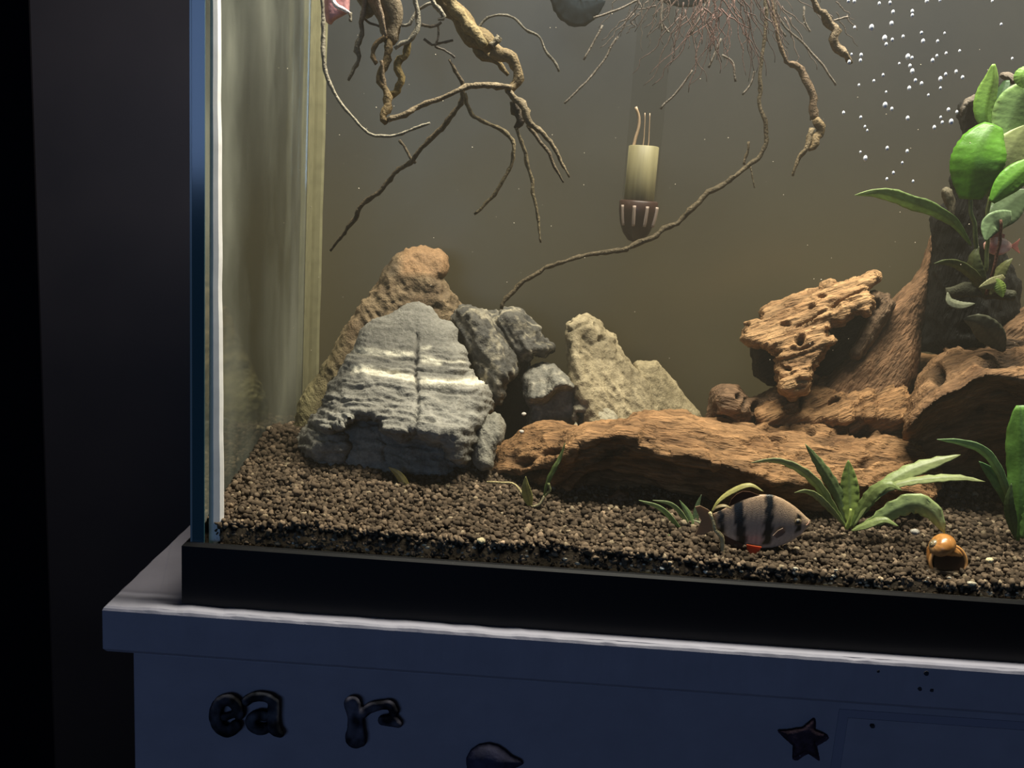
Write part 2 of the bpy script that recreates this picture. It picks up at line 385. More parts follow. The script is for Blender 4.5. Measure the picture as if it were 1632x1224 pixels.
# the corner where front and side pane meet
xa, xb = .0035, .0035
box('glass_edge', (.0034, .0028, .020), (.0082, .0034, .330), M['glass_edge'], tk)
box('glass_edge_highlight', (.0026, .0027, .020), (.0034, .0060, .330), M['glass_edge_light'], tk)
def bead(name, x0, x1, x1b, y0, y1, z0, z1, mat, seed):
    n = 60; V = []; F = []
    for i in range(n):
        z = z0+(z1-z0)*i/(n-1); k = i/(n-1)
        w = x1b+(x1-x1b)*k+.00025*vn(np.array([[z*70, seed, 0.]]), seed)[0]
        for (a, b) in ((0, 0), (.35, .0), (.8, .25), (1, .8), (1, 1), (0, 1)): V.append((x0+(w-x0)*a, y0+(y1-y0)*b, z))
    for i in range(n-1):
        for j in range(6): F.append([i*6+j, i*6+(j+1) % 6, (i+1)*6+(j+1) % 6, (i+1)*6+j])
    return obj(name, V, F, mat, tk, smooth=False)
bead('silicone_seam', .0084, .0104, .0140, .0078, .0105, .012, .330, M['silicone'], 3)
bead('silicone_seam', .0055, .0120, .0120, .1885, .1901, .012, .330, M['silicone_olive'], 5)
box('silicone_seam', (.0054, .176, .012), (.0062, .1885, .330), M['silicone_olive'], tk, bev=.0003)  # added strip standing for the back bead mirrored in the side pane
box('silicone_seam', (.010, .0076, .0200), (.505, .0084, .0240), M['silicone_dull'], tk)

# ---- water
tag(box('water', (.0056, .0076, .0105), (.509, .1899, .300), M['water']), 'murky brownish water filling the aquarium', 'water')

# ================================================================== soil
def soil_z(x, y):
    left = np.clip(1-(x-.0)/.16, 0, 1)
    fz = np.interp(x, [0, .02, .05, .08, .12, .18, .21, .26, .33, .5], [.0318, .0325, .0348, .0345, .0329, .0325, .0308, .0288, .0292, .029])
    sl = np.interp(x, [0, .17, .25, .5], [.165, .14, .20, .20])
    z = fz+sl*np.clip(y-.0085, -.01, .09)-np.clip(y-.10, 0, 1)*.17+left*np.clip(y-.02, 0, .07)*.02
    z = z-.0036*np.exp(-(((x-.3165)/.013)**2+((y-.018)/.011)**2)**1.5)
    z = z+.0022*fbm(np.stack([x*28, y*28, 0*x], -1), 3, 11)*np.clip((y+.005)/.03, 0, 1)+.0011*vn(np.stack([x*60, y*10, 0*x], -1), 4)
    return z
def build_soil():
    xs = np.linspace(.0058, .508, 150); ys = np.linspace(.0085, .1895, 70)
    X, Y = np.meshgrid(xs, ys, indexing='ij'); Z = soil_z(X, Y)-.0016
    n, m_ = X.shape; V = np.stack([X, Y, Z], -1).reshape(-1, 3)
    F = [[i*m_+j, (i+1)*m_+j, (i+1)*m_+j+1, i*m_+j+1] for i in range(n-1) for j in range(m_-1)]
    k = len(V); fr = [i*m_ for i in range(n)]; V = np.r_[V, np.c_[xs, np.full(n, ys[0]), np.full(n, .0103)]]
    F += [[fr[i], k+i, k+i+1, fr[i+1]] for i in range(n-1)]
    root = thing('soil_bed', (.25, .1, .0103), 'dark brown granular soil covering the bottom of the tank', 'soil'); root['kind'] = 'stuff'
    tag(obj('soil_body', V, F, M['soil_base'], root), kind='stuff')
    # granules
    b = bmesh.new(); bmesh.ops.create_icosphere(b, subdivisions=1, radius=1); b.verts.index_update()
    S0 = np.array([v.co[:] for v in b.verts]); T0 = np.array([[v.index for v in f.verts] for f in b.faces]); b.free()
    b = bmesh.new(); bmesh.ops.create_icosphere(b, subdivisions=2, radius=1); b.verts.index_update()
    S1 = np.array([v.co[:] for v in b.verts]); T1 = np.array([[v.index for v in f.verts] for f in b.faces]); b.free()
    pts = []
    def grid(x0, x1, y0, y1, s):
        gx, gy = np.meshgrid(np.arange(x0, x1, s), np.arange(y0, y1, s)); gx = gx.ravel()+rng.normal(0, s*.33, gx.size); gy = gy.ravel()+rng.normal(0, s*.33, gy.size)
        gx = np.clip(gx, .0075, .505); gy = np.clip(gy, .0092, .1885)
        return np.c_[gx, gy, soil_z(gx, gy)+rng.normal(-.0003, .0007, gx.size)]
    near = grid(.007, .46, .0092, .072, .00152); far = grid(.007, .50, .072, .188, .0023)
    wall = np.c_[rng.uniform(.009, .46, 3000), rng.uniform(.0088, .0100, 3000), rng.uniform(.0228, .036, 3000)]
    wall = wall[wall[:, 2] < soil_z(wall[:, 0], wall[:, 1])+.0004]
    for nm, P, S, T, r in (('granules', np.r_[near, wall], S1, T1, .00110), ('granules', far, S0, T0, .0015)):
        n = len(P); nv = len(S)
        sc_ = r*rng.uniform(.62, 1.35, (n, 1, 1))*rng.uniform(.7, 1.25, (n, 1, 3))
        dirs = rng.standard_normal((n, 3)); ph = rng.uniform(0, 50, (n, 1, 3))
        V = S[None]*(1+.52*vn(S[None]*1.5+ph, 2)[..., None])
        A = rng.standard_normal((n, 3, 3)); A, _ = np.linalg.qr(A)
        V = np.einsum('nij,nkj->nki', A, V)*sc_+P[:, None]
        V[..., 1] = np.maximum(V[..., 1], .0076)
        F_ = (T[None]+(np.arange(n)*nv)[:, None, None]).reshape(-1, 3)
        base = np.array([.070, .050, .033]); v = rng.lognormal(0, .42, (n, 1)); c = base*v
        pale = rng.random(n) < .03; c[pale] = np.array([.22, .17, .11])*rng.uniform(.7, 1.2, (pale.sum(), 1))
        tint = rng.random((n, 1)); c = c*(1-tint*.18)+c*np.array([.85, .95, 1.1])*tint*.18
        front = np.clip((.0115-P[:, 1:2])/.002, 0, 1); c = c*(1+.5*front)  # grains by the glass coloured lighter to offset missing light
        o = obj(nm, V.reshape(-1, 3), F_, M['soil'], root, col=np.repeat(c, nv, 0), smooth=False); tag(o, kind='stuff')
    return root
build_soil()
# ================================================================== rocks
def rock(name, label, poly, yf, T, R, h, yr, colf, disp, group=None, carve=None, cat='rock'):
    V, Q = solid(poly, yf, T, R, h, yr, carve)
    N = normals(V, Q); px, py = proj(V)
    d = disp(V, px, py); V = V+N*d[:, None]
    c = colf(V, px, py, d)
    o = obj(name, V, Q, M['rock'], None, col=c); tag(o, label, cat, group)
    return o
def line_y(pts): 
    p = np.array(pts, float); return lambda x: np.interp(x, p[:, 0], p[:, 1])

# big grey layered rock
big = [(669,481),(688,491),(701,509),(718,513),(729,524),(727,543),(741,556),(745,576),(747,592),(767,612),(781,628),(780,651),(767,674),(756,690),(750,723),(741,744),(740,775),(600,780),(500,760),(473,712),(492,680),(495,672),(518,648),(528,612),(541,595),(554,573),(566,556),(574,527),(594,510),(623,501),(649,484)]
under = line_y([(470,668),(500,676),(522,682),(541,679),(565,662),(588,657),(604,664),(612,682),(640,692),(652,682),(668,686),(690,694),(705,700),(720,722),(745,738),(760,742)])
foot = lambda px, py: np.clip(1-np.hypot((px-512)/44, (py-712)/34), 0, 1)
def big_yf(px, py):
    u = under(px); up = np.maximum(u-py, 0); dn = np.clip(py-u, 0, 200)
    y = .050+np.clip(688-py, 0, 300)*.00028+np.clip((np.abs(px-640)-40)/130, 0, 1)**2*.020
    y = y+np.clip(dn/9, 0, 1)*.017-np.clip((dn-25)/40, 0, 1)*.004
    return y-foot(px, py)**.5*.016*(dn > 0)
def big_disp(V, px, py):
    w = fbm(np.stack([px*.016, py*.016, 0*px], -1), 3, 21)
    yy = py-.10*(px-620)+9*w; pxw = px+28*fbm(np.stack([px*.02, py*.03, 0*px+9], -1), 2, 23)
    a = np.clip((py-520)/70, .25, 1)
    lay = ridge(np.stack([pxw*.013, yy*.105, V[:, 1]*25], -1), 3, 31)
    chunk = ridge(np.stack([pxw*.035, yy*.075, V[:, 1]*60], -1), 3, 41)
    d = .0015*a*lay+.0013*a*chunk+.0004*fbm(V*700, 2, 6)
    cx = 664+2.5*vn(np.stack([py*.05, 0*py, 0*py], -1), 3); crack = np.exp(-((px-cx)/2.2)**2)*((py > 530) & (py < 690))
    for (y0, x0, x1) in ((562, 566, 664), (588, 556, 664), (612, 664, 770), (640, 520, 664), (578, 664, 742)):
        d = d-.0011*np.exp(-((yy-y0-7)/2.6)**2)*((px > x0) & (px < x1))
    d = d+.0012*np.clip((py-590)/50, 0, 1)*ridge(np.stack([pxw*.05, yy*.12, V[:, 1]*90], -1), 2, 47)
    return d-.0022*crack
def big_col(V, px, py, d):
    n = fbm(V*230, 3, 8)[:, None]; base = np.array([.180, .170, .145])*(1+.28*n)
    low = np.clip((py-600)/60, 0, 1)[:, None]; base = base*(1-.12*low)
    lay = vn(np.stack([px*.02, (py-.1*(px-620))*.19, 0*px], -1), 77)[:, None]; base = base*(1+.22*lay)
    wob = 2.2*vn(np.stack([px*.06, py*.02, 0*px], -1), 12)
    def vein(x0, y0, x1, y1, w, a):
        t = np.clip((px-x0)/(x1-x0), -.2, 1.2); yy = y0+(y1-y0)*t+wob
        g = np.exp(-((py-yy)/w)**2)*np.clip((px-x0)/6, 0, 1)*np.clip((x1-px)/6, 0, 1)
        return np.clip(a*g*(1+.6*vn(np.stack([px*.09, py*.1, 0*px+5], -1), 14)), 0, 1)[:, None]
    v = vein(562,557,662,569,4.4,1.3)+vein(558,590,664,606,6.2,1.5)+vein(668,575,706,578,4.6,1.4)+vein(668,612,774,610,5.4,1.3)+vein(664,560,690,556,3,.7)+vein(556,588,600,592,3,.6)+vein(700,576,744,578,2.2,.5)
    base = base*(1+np.clip(d*230, -.65, .35))[:, None]  # crevice shade put into the rock colour by relief depth
    return base*(1-np.clip(v, 0, 1))+np.array([.80, .74, .58])*np.clip(v, 0, 1)
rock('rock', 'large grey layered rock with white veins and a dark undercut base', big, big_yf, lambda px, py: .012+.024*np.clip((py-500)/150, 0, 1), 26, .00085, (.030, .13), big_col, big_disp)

def mottled(c1, c2, s=150, seed=1, c3=None):
    def f(V, px, py, d):
        n = np.clip(.5+.9*fbm(V*s, 3, seed), 0, 1)[:, None]; c = .82*(np.array(c1)*(1-n)+np.array(c2)*n)
        if c3 is not None:
            k = np.clip(ridge(V*s*.8, 2, seed+9)*2-1.0, 0, 1)[:, None]; c = c*(1-k)+np.array(c3)*k
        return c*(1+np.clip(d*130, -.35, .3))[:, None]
    return f
def rough(a1, s1, a2, s2, seed, st=(1, 1, 1), pits=0, ps=260):
    st = np.array(st)
    def f(V, px, py):
        d = a1*ridge(V*s1*st, 3, seed)+a2*fbm(V*s2, 3, seed+5)
        if pits: d = d-pits*np.clip(vn(V*ps, seed+3)-.35, 0, 1)*1.6
        return d
    return f

slab = [(639,401),(655,396),(675,394),(701,399),(711,408),(713,422),(711,436),(701,443),(712,455),(720,465),(731,478),(736,494),(730,530),(690,580),(600,660),(540,720),(480,730),(466,690),(473,674),(476,638),(505,599),(528,566),(548,527),(580,478),(597,461),(616,425)]
def slab_yf(px, py): return .122+(680-py)*.00008+np.clip((py-(398+.0*px))/40, 0, 1)*(-.006)+np.clip((px-(1105-py)*.0-700)/60, 0, 1)*.01
def slab_disp(V, px, py):
    s = (px*.5+py*.87); c = (px*.87-py*.5)
    d = .0012*ridge(np.stack([s*.014, c*.07, V[:, 1]*60], -1), 3, 3)+.0006*fbm(V*500, 2, 4)
    m = np.clip((py-440)/12, 0, 1)*np.clip((520-py)/30, 0, 1)
    return d+m*(.0016*ridge(V*np.array([190, 190, 190]), 2, 15)-.0008)
def slab_col(V, px, py, d):
    n = np.clip(.5+.9*fbm(V*130, 3, 3), 0, 1)[:, None]; c = np.array([.085, .055, .03])*(1-n)+np.array([.18, .13, .075])*n
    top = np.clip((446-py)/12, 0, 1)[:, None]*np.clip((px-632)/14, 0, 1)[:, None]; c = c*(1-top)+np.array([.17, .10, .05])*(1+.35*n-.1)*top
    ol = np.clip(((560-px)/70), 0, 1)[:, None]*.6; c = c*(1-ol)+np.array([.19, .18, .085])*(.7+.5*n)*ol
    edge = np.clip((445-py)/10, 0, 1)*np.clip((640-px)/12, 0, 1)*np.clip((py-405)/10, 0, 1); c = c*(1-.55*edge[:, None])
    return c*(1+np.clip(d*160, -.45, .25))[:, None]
rock('rock', 'tall brown leaning slab of rock behind the grey layered rock', slab, slab_yf, .020, 11, .0010, (.10, .175), slab_col, slab_disp)

dark = [(735,488),(747,490),(759,495),(779,497),(795,501),(805,495),(825,496),(838,506),(856,522),(864,540),(880,553),(877,560),(867,568),(849,565),(838,576),(836,589),(823,596),(805,607),(795,640),(770,660),(755,620),(753,583),(743,563),(728,532),(723,511)]
def dark_yf(px, py):
    k = np.clip((px-(770+(py-500)*.62))/10, -1, 1)
    return .104+(600-py)*.00016-.006*np.exp(-((px-(752+(py-500)*.45))/20)**2)+.006*k-.005*np.exp(-((px-(812+(py-500)*.6))/22)**2)+np.clip((py-560)/30, 0, 1)*.012*(px > 820)
def streak(a, sd, ang, ls=.012, cs=.07):
    ca, sa = math.cos(ang), math.sin(ang)
    def f(V, px, py):
        s = px*ca+py*sa; c = -px*sa+py*ca
        return a*ridge(np.stack([s*ls, c*cs, V[:, 1]*80], -1), 3, sd)+.4*a*ridge(V*260, 2, sd+3)+.0004*fbm(V*600, 2, sd+7)
    return f
rock('rock', 'dark grey craggy rock leaning right of the grey layered rock', dark, dark_yf, .026, 13, .0009, (.07, .16), mottled((.04,.038,.034), (.095,.087,.072), 200, 4, (.25,.22,.16)), streak(.0022, 51, 1.0))

small = [(833,599),(844,586),(864,580),(885,583),(900,599),(913,614),(921,640),(925,690),(905,712),(850,712),(838,690),(845,650),(838,634),(836,617)]
def small_yf(px, py): 
    u = line_y([(830,636),(850,636),(872,632),(885,617),(900,613),(915,618),(930,640)])(px)
    return .098+np.clip(u-py, 0, 80)*.00030+np.clip((py-u)/8, 0, 1)*.016
rock('rock', 'small rounded grey stone over the dark gap between the rocks', small, small_yf, .024, 12, .0009, (.08, .16), mottled((.11,.105,.09), (.20,.185,.15), 220, 6, (.30,.27,.21)), rough(.0012, 170, .0005, 600, 61))
gap = [(772,600),(800,590),(840,600),(880,620),(925,640),(935,700),(930,730),(790,735),(775,690),(765,650)]  # stand-in stone, near black for the shadow between the rocks
rock('rock', 'added stone coloured black as shade deep in the gap behind the small rounded stone', gap, lambda px, py: .135+0*px, .02, 16, .0013, (.12, .17), mottled((.007,.007,.007), (.012,.012,.011), 120, 6), rough(.001, 120, .0004, 500, 71))
low = [(754,694),(762,676),(773,664),(785,660),(796,661),(804,680),(803,700),(790,712),(786,724),(783,745),(767,748),(756,735),(750,715)]
rock('rock', 'small pale chip of stone at the right foot of the layered rock', low, lambda px, py: .066+(700-py)*.00016+((px-778)/30)**2*.004, .016, 14, .0008, (.05, .10), mottled((.17,.16,.13), (.27,.25,.20), 240, 9), streak(.0010, 81, 1.2, .02, .10))
tan = [(901,535),(905,517),(916,506),(931,502),(946,505),(957,514),(967,529),(980,535),(984,550),(998,573),(1011,586),(1032,610),(1050,650),(1052,700),(960,710),(935,690),(930,650),(916,632),(910,604),(905,573),(904,550)]
def tan_yf(px, py): return .112+(640-py)*.00012+np.clip((px-930-(py-505)*.35)/60, -.6, 1.5)*.012
def tan_disp(V, px, py):
    lo_ = np.clip((py-575)/40, 0, 1)
    d = rough(.0010, 170, .0009, 420, 91, pits=.0030, ps=300)(V, px, py)*(1-lo_)+streak(.0018, 92, 1.05, .014, .06)(V, px, py)*lo_
    for (x0, y0, x1, y1, w) in ((905,527,940,512,3), (932,538,944,550,4)):
        t = np.clip(((px-x0)*(x1-x0)+(py-y0)*(y1-y0))/((x1-x0)**2+(y1-y0)**2), 0, 1); dd = np.hypot(px-x0-t*(x1-x0), py-y0-t*(y1-y0)); d = d-.0022*np.exp(-(dd/w)**2)
    return d
rock('rock', 'upright pale tan pitted rock standing behind the driftwood', tan, tan_yf, .026, 16, .0009, (.09, .17), mottled((.20,.16,.095), (.37,.305,.19), 200, 12), tan_disp)
tan2 = [(1011,583),(1016,578),(1030,576),(1047,575),(1054,586),(1072,609),(1093,638),(1111,658),(1120,690),(1100,705),(1030,700),(1015,650),(1008,610)]
rock('rock', 'lower tan rock with streaked face right behind the upright tan rock', tan2, lambda px, py: .128+(660-py)*.00014+np.clip((px-1040)/60, 0, 1)*.01, .022, 13, .0010, (.11, .18), mottled((.20,.16,.09), (.34,.28,.17), 200, 13), streak(.0016, 95, 1.1, .016, .07))
ha = [(913,652),(918,640),(926,634),(942,634),(959,640),(974,650),(983,660),(986,690),(970,710),(925,710),(916,690)]
rock('rock', 'grey and tan broken stone lying under the upright tan rock', ha, lambda px, py: .100+(680-py)*.0002+.012*((px > 918) & (py > 655+(px-920)*.05) & (px < 958-(680-py)*.3)), .02, 9, .0009, (.085, .14), mottled((.22,.20,.15), (.34,.30,.21), 230, 15), streak(.0013, 97, .5, .02, .08))

# ================================================================== driftwood
dwl = at(1250, 800, .075); dwl[2] = soil_z(np.array([dwl[0]]), np.array([.075]))[0]
dw = thing('driftwood', dwl, 'large weathered brown driftwood with an arched trunk and a splintered branch', 'driftwood')
def woodpart(name, poly, yf, T, R, h, yr, ang, seed, c1, c2, amp=.0016, holes=(), ls=.008, cs=.06, dark=None, label=None, carve=None, frame=None, turn=None):
    V, Q = solid(poly, yf, T, R, h, yr, carve)
    N = normals(V, Q); px, py = proj(V)
    a = ang(px, py) if callable(ang) else ang+0*px
    wz = 10*fbm(np.stack([px*.013, py*.013, V[:, 1]*20], -1), 2, seed+40)
    # grain: integrate along the direction by a fixed frame, warped
    ca, sa = np.cos(a), np.sin(a); s = px*ca+py*sa; c = -px*sa+py*ca+wz
    if frame is not None: c = py-frame(px)+1.3*wz; s = px
    g = ridge(np.stack([s*ls, c*cs, V[:, 1]*90], -1), 3, seed); g2 = vn(np.stack([s*ls*1.8, c*cs*2.6, V[:, 1]*200], -1), seed+8); g3 = ridge(np.stack([s*ls*3, c*cs*4.2, V[:, 1]*260], -1), 2, seed+12)
    d = amp*g+amp*.35*g2+amp*.25*g3+.0006*fbm(V*480, 2, seed+2)+amp*.8*fbm(V*75, 2, seed+31)
    knots = np.clip(vn(V*105, seed+19)-.52, 0, 1)*2.2; d = d-.0035*knots
    hole = 0*px
    for (hx, hy, hr, hs, ha_, dep) in holes:
        u = (px-hx)*math.cos(ha_)+(py-hy)*math.sin(ha_); w = -(px-hx)*math.sin(ha_)+(py-hy)*math.cos(ha_)
        e = np.exp(-((u/hr)**2+(w/hs)**2)**1.5); d = d-dep*e; hole = np.maximum(hole, e)
        e2 = np.sqrt((u/hr)**2+(w/hs)**2); d = d+.0006*np.exp(-((e2-1.35)/.25)**2)
    V2 = V+N*np.clip(d, -.012, .004)[:, None]
    n = np.clip(.5+.5*g+.35*fbm(V*120, 2, seed+5), 0, 1)[:, None]
    col = np.array(c1)*(1-n)+np.array(c2)*n; col = col*(1+.32*g2+.22*g3)[:, None]*(1+np.clip(d*190, -.72, .25))[:, None]*np.array([.39, .345, .295])  # crevices darkened and ridges lightened in the colour, as shade would
    if dark is not None: col = col*dark(px, py)[:, None]
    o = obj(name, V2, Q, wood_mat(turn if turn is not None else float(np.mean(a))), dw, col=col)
    if label: o['label'] = label
    return o
# trunk: the long arched lower piece
trunk = [(770,756),(780,742),(793,719),(808,708),(826,699),(840,688),(856,681),(892,680),(945,680),(970,676),(992,670),(1025,658),(1058,657),(1091,661),(1124,670),(1174,676),(1223,681),(1262,668),(1290,640),(1330,622),(1375,612),(1410,602),(1440,580),(1462,566),(1500,560),(1530,560),(1545,610),(1500,650),(1452,680),(1462,716),(1480,735),(1500,770),(1470,810),(1420,828),(1330,835),(1250,828),(1190,812),(1107,797),(1011,793),(945,790),(905,800),(872,808),(856,790),(838,772),(800,764)]
rid = line_y([(760,760),(800,752),(860,742),(905,722),(925,706),(942,699),(992,694),(1041,706),(1062,716),(1085,722),(1124,732),(1190,752),(1240,770),(1300,768),(1370,772),(1440,782),(1500,795)])
def trunk_yf(px, py):
    r = rid(px); up = np.maximum(r-py, 0); dn = np.maximum(py-r, 0)
    y = .050+up*.00050-np.clip((up-10)*.0001, 0, .004)
    y = y+np.clip(dn/14, 0, 1)*.0035+dn*.00010+np.clip((dn-40)/30, 0, 1)*.010
    # the second fold under the arch
    r2 = line_y([(880,790),(919,757),(965,733),(1008,717),(1058,722),(1124,733),(1190,752),(1260,790)])(px); m = (px > 890) & (px < 1200)
    f = np.clip((py-r2+10)/14, 0, 1)*m; y = y-np.clip(1-np.abs(py-r2)/13, 0, 1)*m*.004
    y = y+np.clip((905-px)/90, 0, 1)*.018
    return y+np.clip((px-1240)/160, 0, 1)*.004
def trunk_ang(px, py): return np.interp(px, [780, 900, 1000, 1100, 1200, 1300, 1420, 1520], [-.25, -.35, -.12, .12, .10, -.25, -.5, -.3])
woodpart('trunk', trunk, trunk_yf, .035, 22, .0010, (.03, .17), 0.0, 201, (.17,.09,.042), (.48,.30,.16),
    holes=((1240,705,12,5,.2,.004), (1372,688,16,11,.1,.009), (1432,682,20,4,-.2,.004), (1030,702,14,4,.3,.003), (1322,660,14,3,-.4,.003), (1290,688,9,4,.2,.003), (880,722,16,5,-.2,.006), (838,738,14,6,-.2,.006), (850,755,20,6,-.2,.007), (1448,604,12,18,.2,.006), (1500,598,16,20,-.2,.012)), ls=.009, cs=.06, amp=.0026, turn=.06, frame=interp([760,800,860,925,992,1062,1124,1190,1240,1300,1370,1440,1500,1560], [752,735,716,694,686,694,705,712,705,684,668,640,610,570]))
# upright smooth limb rising at the right
limb = [(1419,483),(1432,470),(1452,450),(1468,428),(1478,398),(1484,375),(1492,378),(1490,420),(1487,455),(1480,500),(1470,545),(1460,600),(1440,640),(1380,665),(1300,670),(1285,640),(1330,590),(1370,560),(1385,530),(1400,505)]
woodpart('limb', limb, lambda px, py: .108+(600-py)*.00012+np.clip((px-1450)/40, 0, 1)*.004, .03, 20, .0011, (.09, .18), -1.0, 221, (.24,.135,.075), (.36,.225,.135), amp=.0006, ls=.006, cs=.05)
# splintered branch stub at the upper left of the limb
stub = [(1181,540),(1187,532),(1183,527),(1196,519),(1185,516),(1214,511),(1217,494),(1230,489),(1247,483),(1262,475),(1276,472),(1296,466),(1308,462),(1315,454),(1325,450),(1330,457),(1354,454),(1368,450),(1380,442),(1393,436),(1398,440),(1388,452),(1380,462),(1386,474),(1390,488),(1383,498),(1361,498),(1341,512),(1325,514),(1315,524),(1317,538),(1331,543),(1318,550),(1309,570),(1297,583),(1287,598),(1282,622),(1262,634),(1248,622),(1242,590),(1243,562),(1217,551),(1205,549),(1192,546)]
def stub_yf(px, py): return .096+np.clip(540-(py+(px-1280)*.33), -60, 90)*.00028+np.clip((py-545)/60, 0, 1)*.006
woodpart('branch_stub', stub, stub_yf, .022, 6, .0008, (.07, .155), -.36, 231, (.28,.15,.07), (.68,.46,.26), amp=.0023, ls=.010, cs=.085,
    holes=((1251,519,9,4,.1,.005), (1275,543,7,8,.4,.007), (1294,491,6,3.5,-.3,.004), (1311,476,6,3,-.2,.004), (1253,588,9,4,.3,.005), (1345,480,26,3,-.45,.005), (1290,512,26,2.5,-.5,.004)))
shade = [(1198,553),(1215,551),(1243,560),(1262,575),(1330,548),(1322,520),(1345,508),(1385,494),(1396,500),(1384,540),(1360,570),(1300,615),(1246,612),(1225,612),(1203,600),(1200,575)]  # back wood coloured near black to stand for shadow under the stub
woodpart('shaded_wood', shade, lambda px, py: .124+0*px, .02, 12, .0013, (.11, .16), -.6, 241, (.035,.022,.016), (.075,.05,.035), amp=.0012)
strip = [(1388,498),(1382,475),(1392,468),(1416,470),(1424,484),(1412,510),(1390,545),(1368,572),(1355,566),(1372,530)]
woodpart('splinter', strip, lambda px, py: .108+(560-py)*.00006, .012, 8, .0009, (.08, .13), -1.05, 245, (.16,.105,.07), (.33,.24,.165), amp=.0014, ls=.01, cs=.09, holes=((1396,486,6,8,0,.005),))
neck = [(1200,650),(1225,630),(1243,612),(1252,600),(1268,606),(1284,604),(1296,596),(1304,612),(1316,606),(1326,618),(1345,626),(1365,622),(1400,606),(1440,598),(1450,650),(1440,700),(1250,705),(1205,690)]
woodpart('trunk_neck', neck, lambda px, py: .080+np.clip(690-py, -10, 120)*.00034+np.clip((py-664)/28, 0, 1)*.018+.006*np.abs(vn(np.stack([px*.03, py*.02, 0*px], -1), 8)), .026, 12, .0010, (.06, .16), -.55, 255, (.20,.10,.045), (.54,.34,.18), amp=.0022, ls=.010, cs=.07, holes=((1330,640,12,3,-.6,.004), (1276,640,3,20,.1,.004)))
knob = [(1132,640),(1134,625),(1143,616),(1160,614),(1174,616),(1184,625),(1192,634),(1206,630),(1222,622),(1246,615),(1262,622),(1268,650),(1255,676),(1230,690),(1180,690),(1140,682),(1124,672),(1130,658)]
def knob_yf(px, py): return .090+.006*np.clip(np.hypot((px-1160)/32, (py-645)/32), 0, 1.6)**2-.004*np.exp(-((px-1240)/24)**2)
woodpart('knot', knob, knob_yf, .028, 20, .0010, (.07, .15), .2, 251, (.20,.125,.08), (.36,.24,.155), amp=.0010, ls=.02, cs=.05, holes=((1176,632,5,4,0,.005), (1185,645,4,9,.2,.006), (1204,650,7,10,.3,.004), (1150,668,16,7,.1,.004)))
# right body with the roof over a dark hollow
body = [(1440,690),(1452,640),(1470,600),(1490,575),(1507,562),(1500,552),(1509,546),(1520,545),(1532,552),(1536,560),(1560,556),(1589,553),(1610,556),(1640,548),(1700,540),(1720,860),(1500,862),(1470,845),(1460,780),(1452,720)]
lip = line_y([(1430,700),(1450,680),(1470,655),(1500,632),(1530,620),(1552,605),(1576,596),(1600,598),(1640,606),(1700,610)])
def body_yf(px, py):
    l = lip(px); up = np.maximum(l-py, 0); dn = np.maximum(py-l, 0)
    return .062+up*.00060+np.clip(dn/40, 0, 1)*.030+dn*.00008
woodpart('right_limb', body, body_yf, .03, 18, .0012, (.05, .19), -.35, 261, (.17,.095,.050), (.40,.255,.145), amp=.0015, holes=((1600,573,34,12,-.05,.013), (1518,552,6,4,0,.008), (1495,598,9,14,.1,.009)), ls=.009, cs=.055, frame=lip, turn=-.3)
up_right = [(1640,490),(1632,492),(1608,512),(1590,530),(1565,552),(1560,575),(1700,590),(1720,440),(1660,470)]
woodpart('right_limb', up_right, lambda px, py: .10+(560-py)*.0002, .03, 14, .0013, (.08, .16), -.9, 263, (.17,.10,.055), (.34,.22,.13), amp=.001)
# overgrown stem, its black partly painted leaf shade, carrying the broad-leaved plant
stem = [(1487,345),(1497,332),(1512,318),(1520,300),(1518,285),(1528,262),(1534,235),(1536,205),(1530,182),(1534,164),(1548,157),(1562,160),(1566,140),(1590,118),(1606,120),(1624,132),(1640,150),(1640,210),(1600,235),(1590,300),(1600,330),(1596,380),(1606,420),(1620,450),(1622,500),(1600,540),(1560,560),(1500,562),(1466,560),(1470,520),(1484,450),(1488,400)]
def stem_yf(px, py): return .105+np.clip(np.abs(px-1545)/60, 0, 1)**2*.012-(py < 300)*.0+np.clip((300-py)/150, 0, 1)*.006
woodpart('mossy_stem', stem, stem_yf, .028, 24, .0013, (.09, .16), -1.4, 271, (.003,.0035,.0035), (.009,.010,.009), amp=.0016, ls=.02, cs=.045, label='upright stem with dark moss, leaf shade painted into its black')
tip = [(1531,190),(1530,172),(1538,160),(1552,154),(1564,152),(1566,160),(1556,166),(1546,168),(1540,178)]
woodpart('mossy_stem', tip, lambda px, py: .100+0*px, .012, 6, .0009, (.09, .12), .2, 275, (.16,.15,.14), (.30,.28,.25), amp=.0006)
tip2 = [(1592,120),(1600,116),(1614,120),(1622,130),(1616,134),(1604,126)]
woodpart('mossy_stem', tip2, lambda px, py: .100+0*px, .010, 5, .0008, (.09, .12), .5, 276, (.20,.18,.16), (.36,.33,.30), amp=.0004)
tip3 = [(1501,304),(1506,300),(1516,302),(1520,318),(1520,345),(1512,352),(1510,330),(1504,316)]
woodpart('mossy_stem', tip3, lambda px, py: .100+0*px, .010, 5, .0008, (.09, .12), 1.3, 277, (.12,.12,.09), (.26,.25,.19), amp=.0004)
shard = [(975,790),(985,782),(1000,786),(1003,795),(985,800),(950,800),(948,793)]
woodpart('splinter', shard, lambda px, py: .058+0*px, .008, 4, .0007, (.05, .075), -.2, 278, (.22,.13,.08), (.42,.27,.18), amp=.0005)
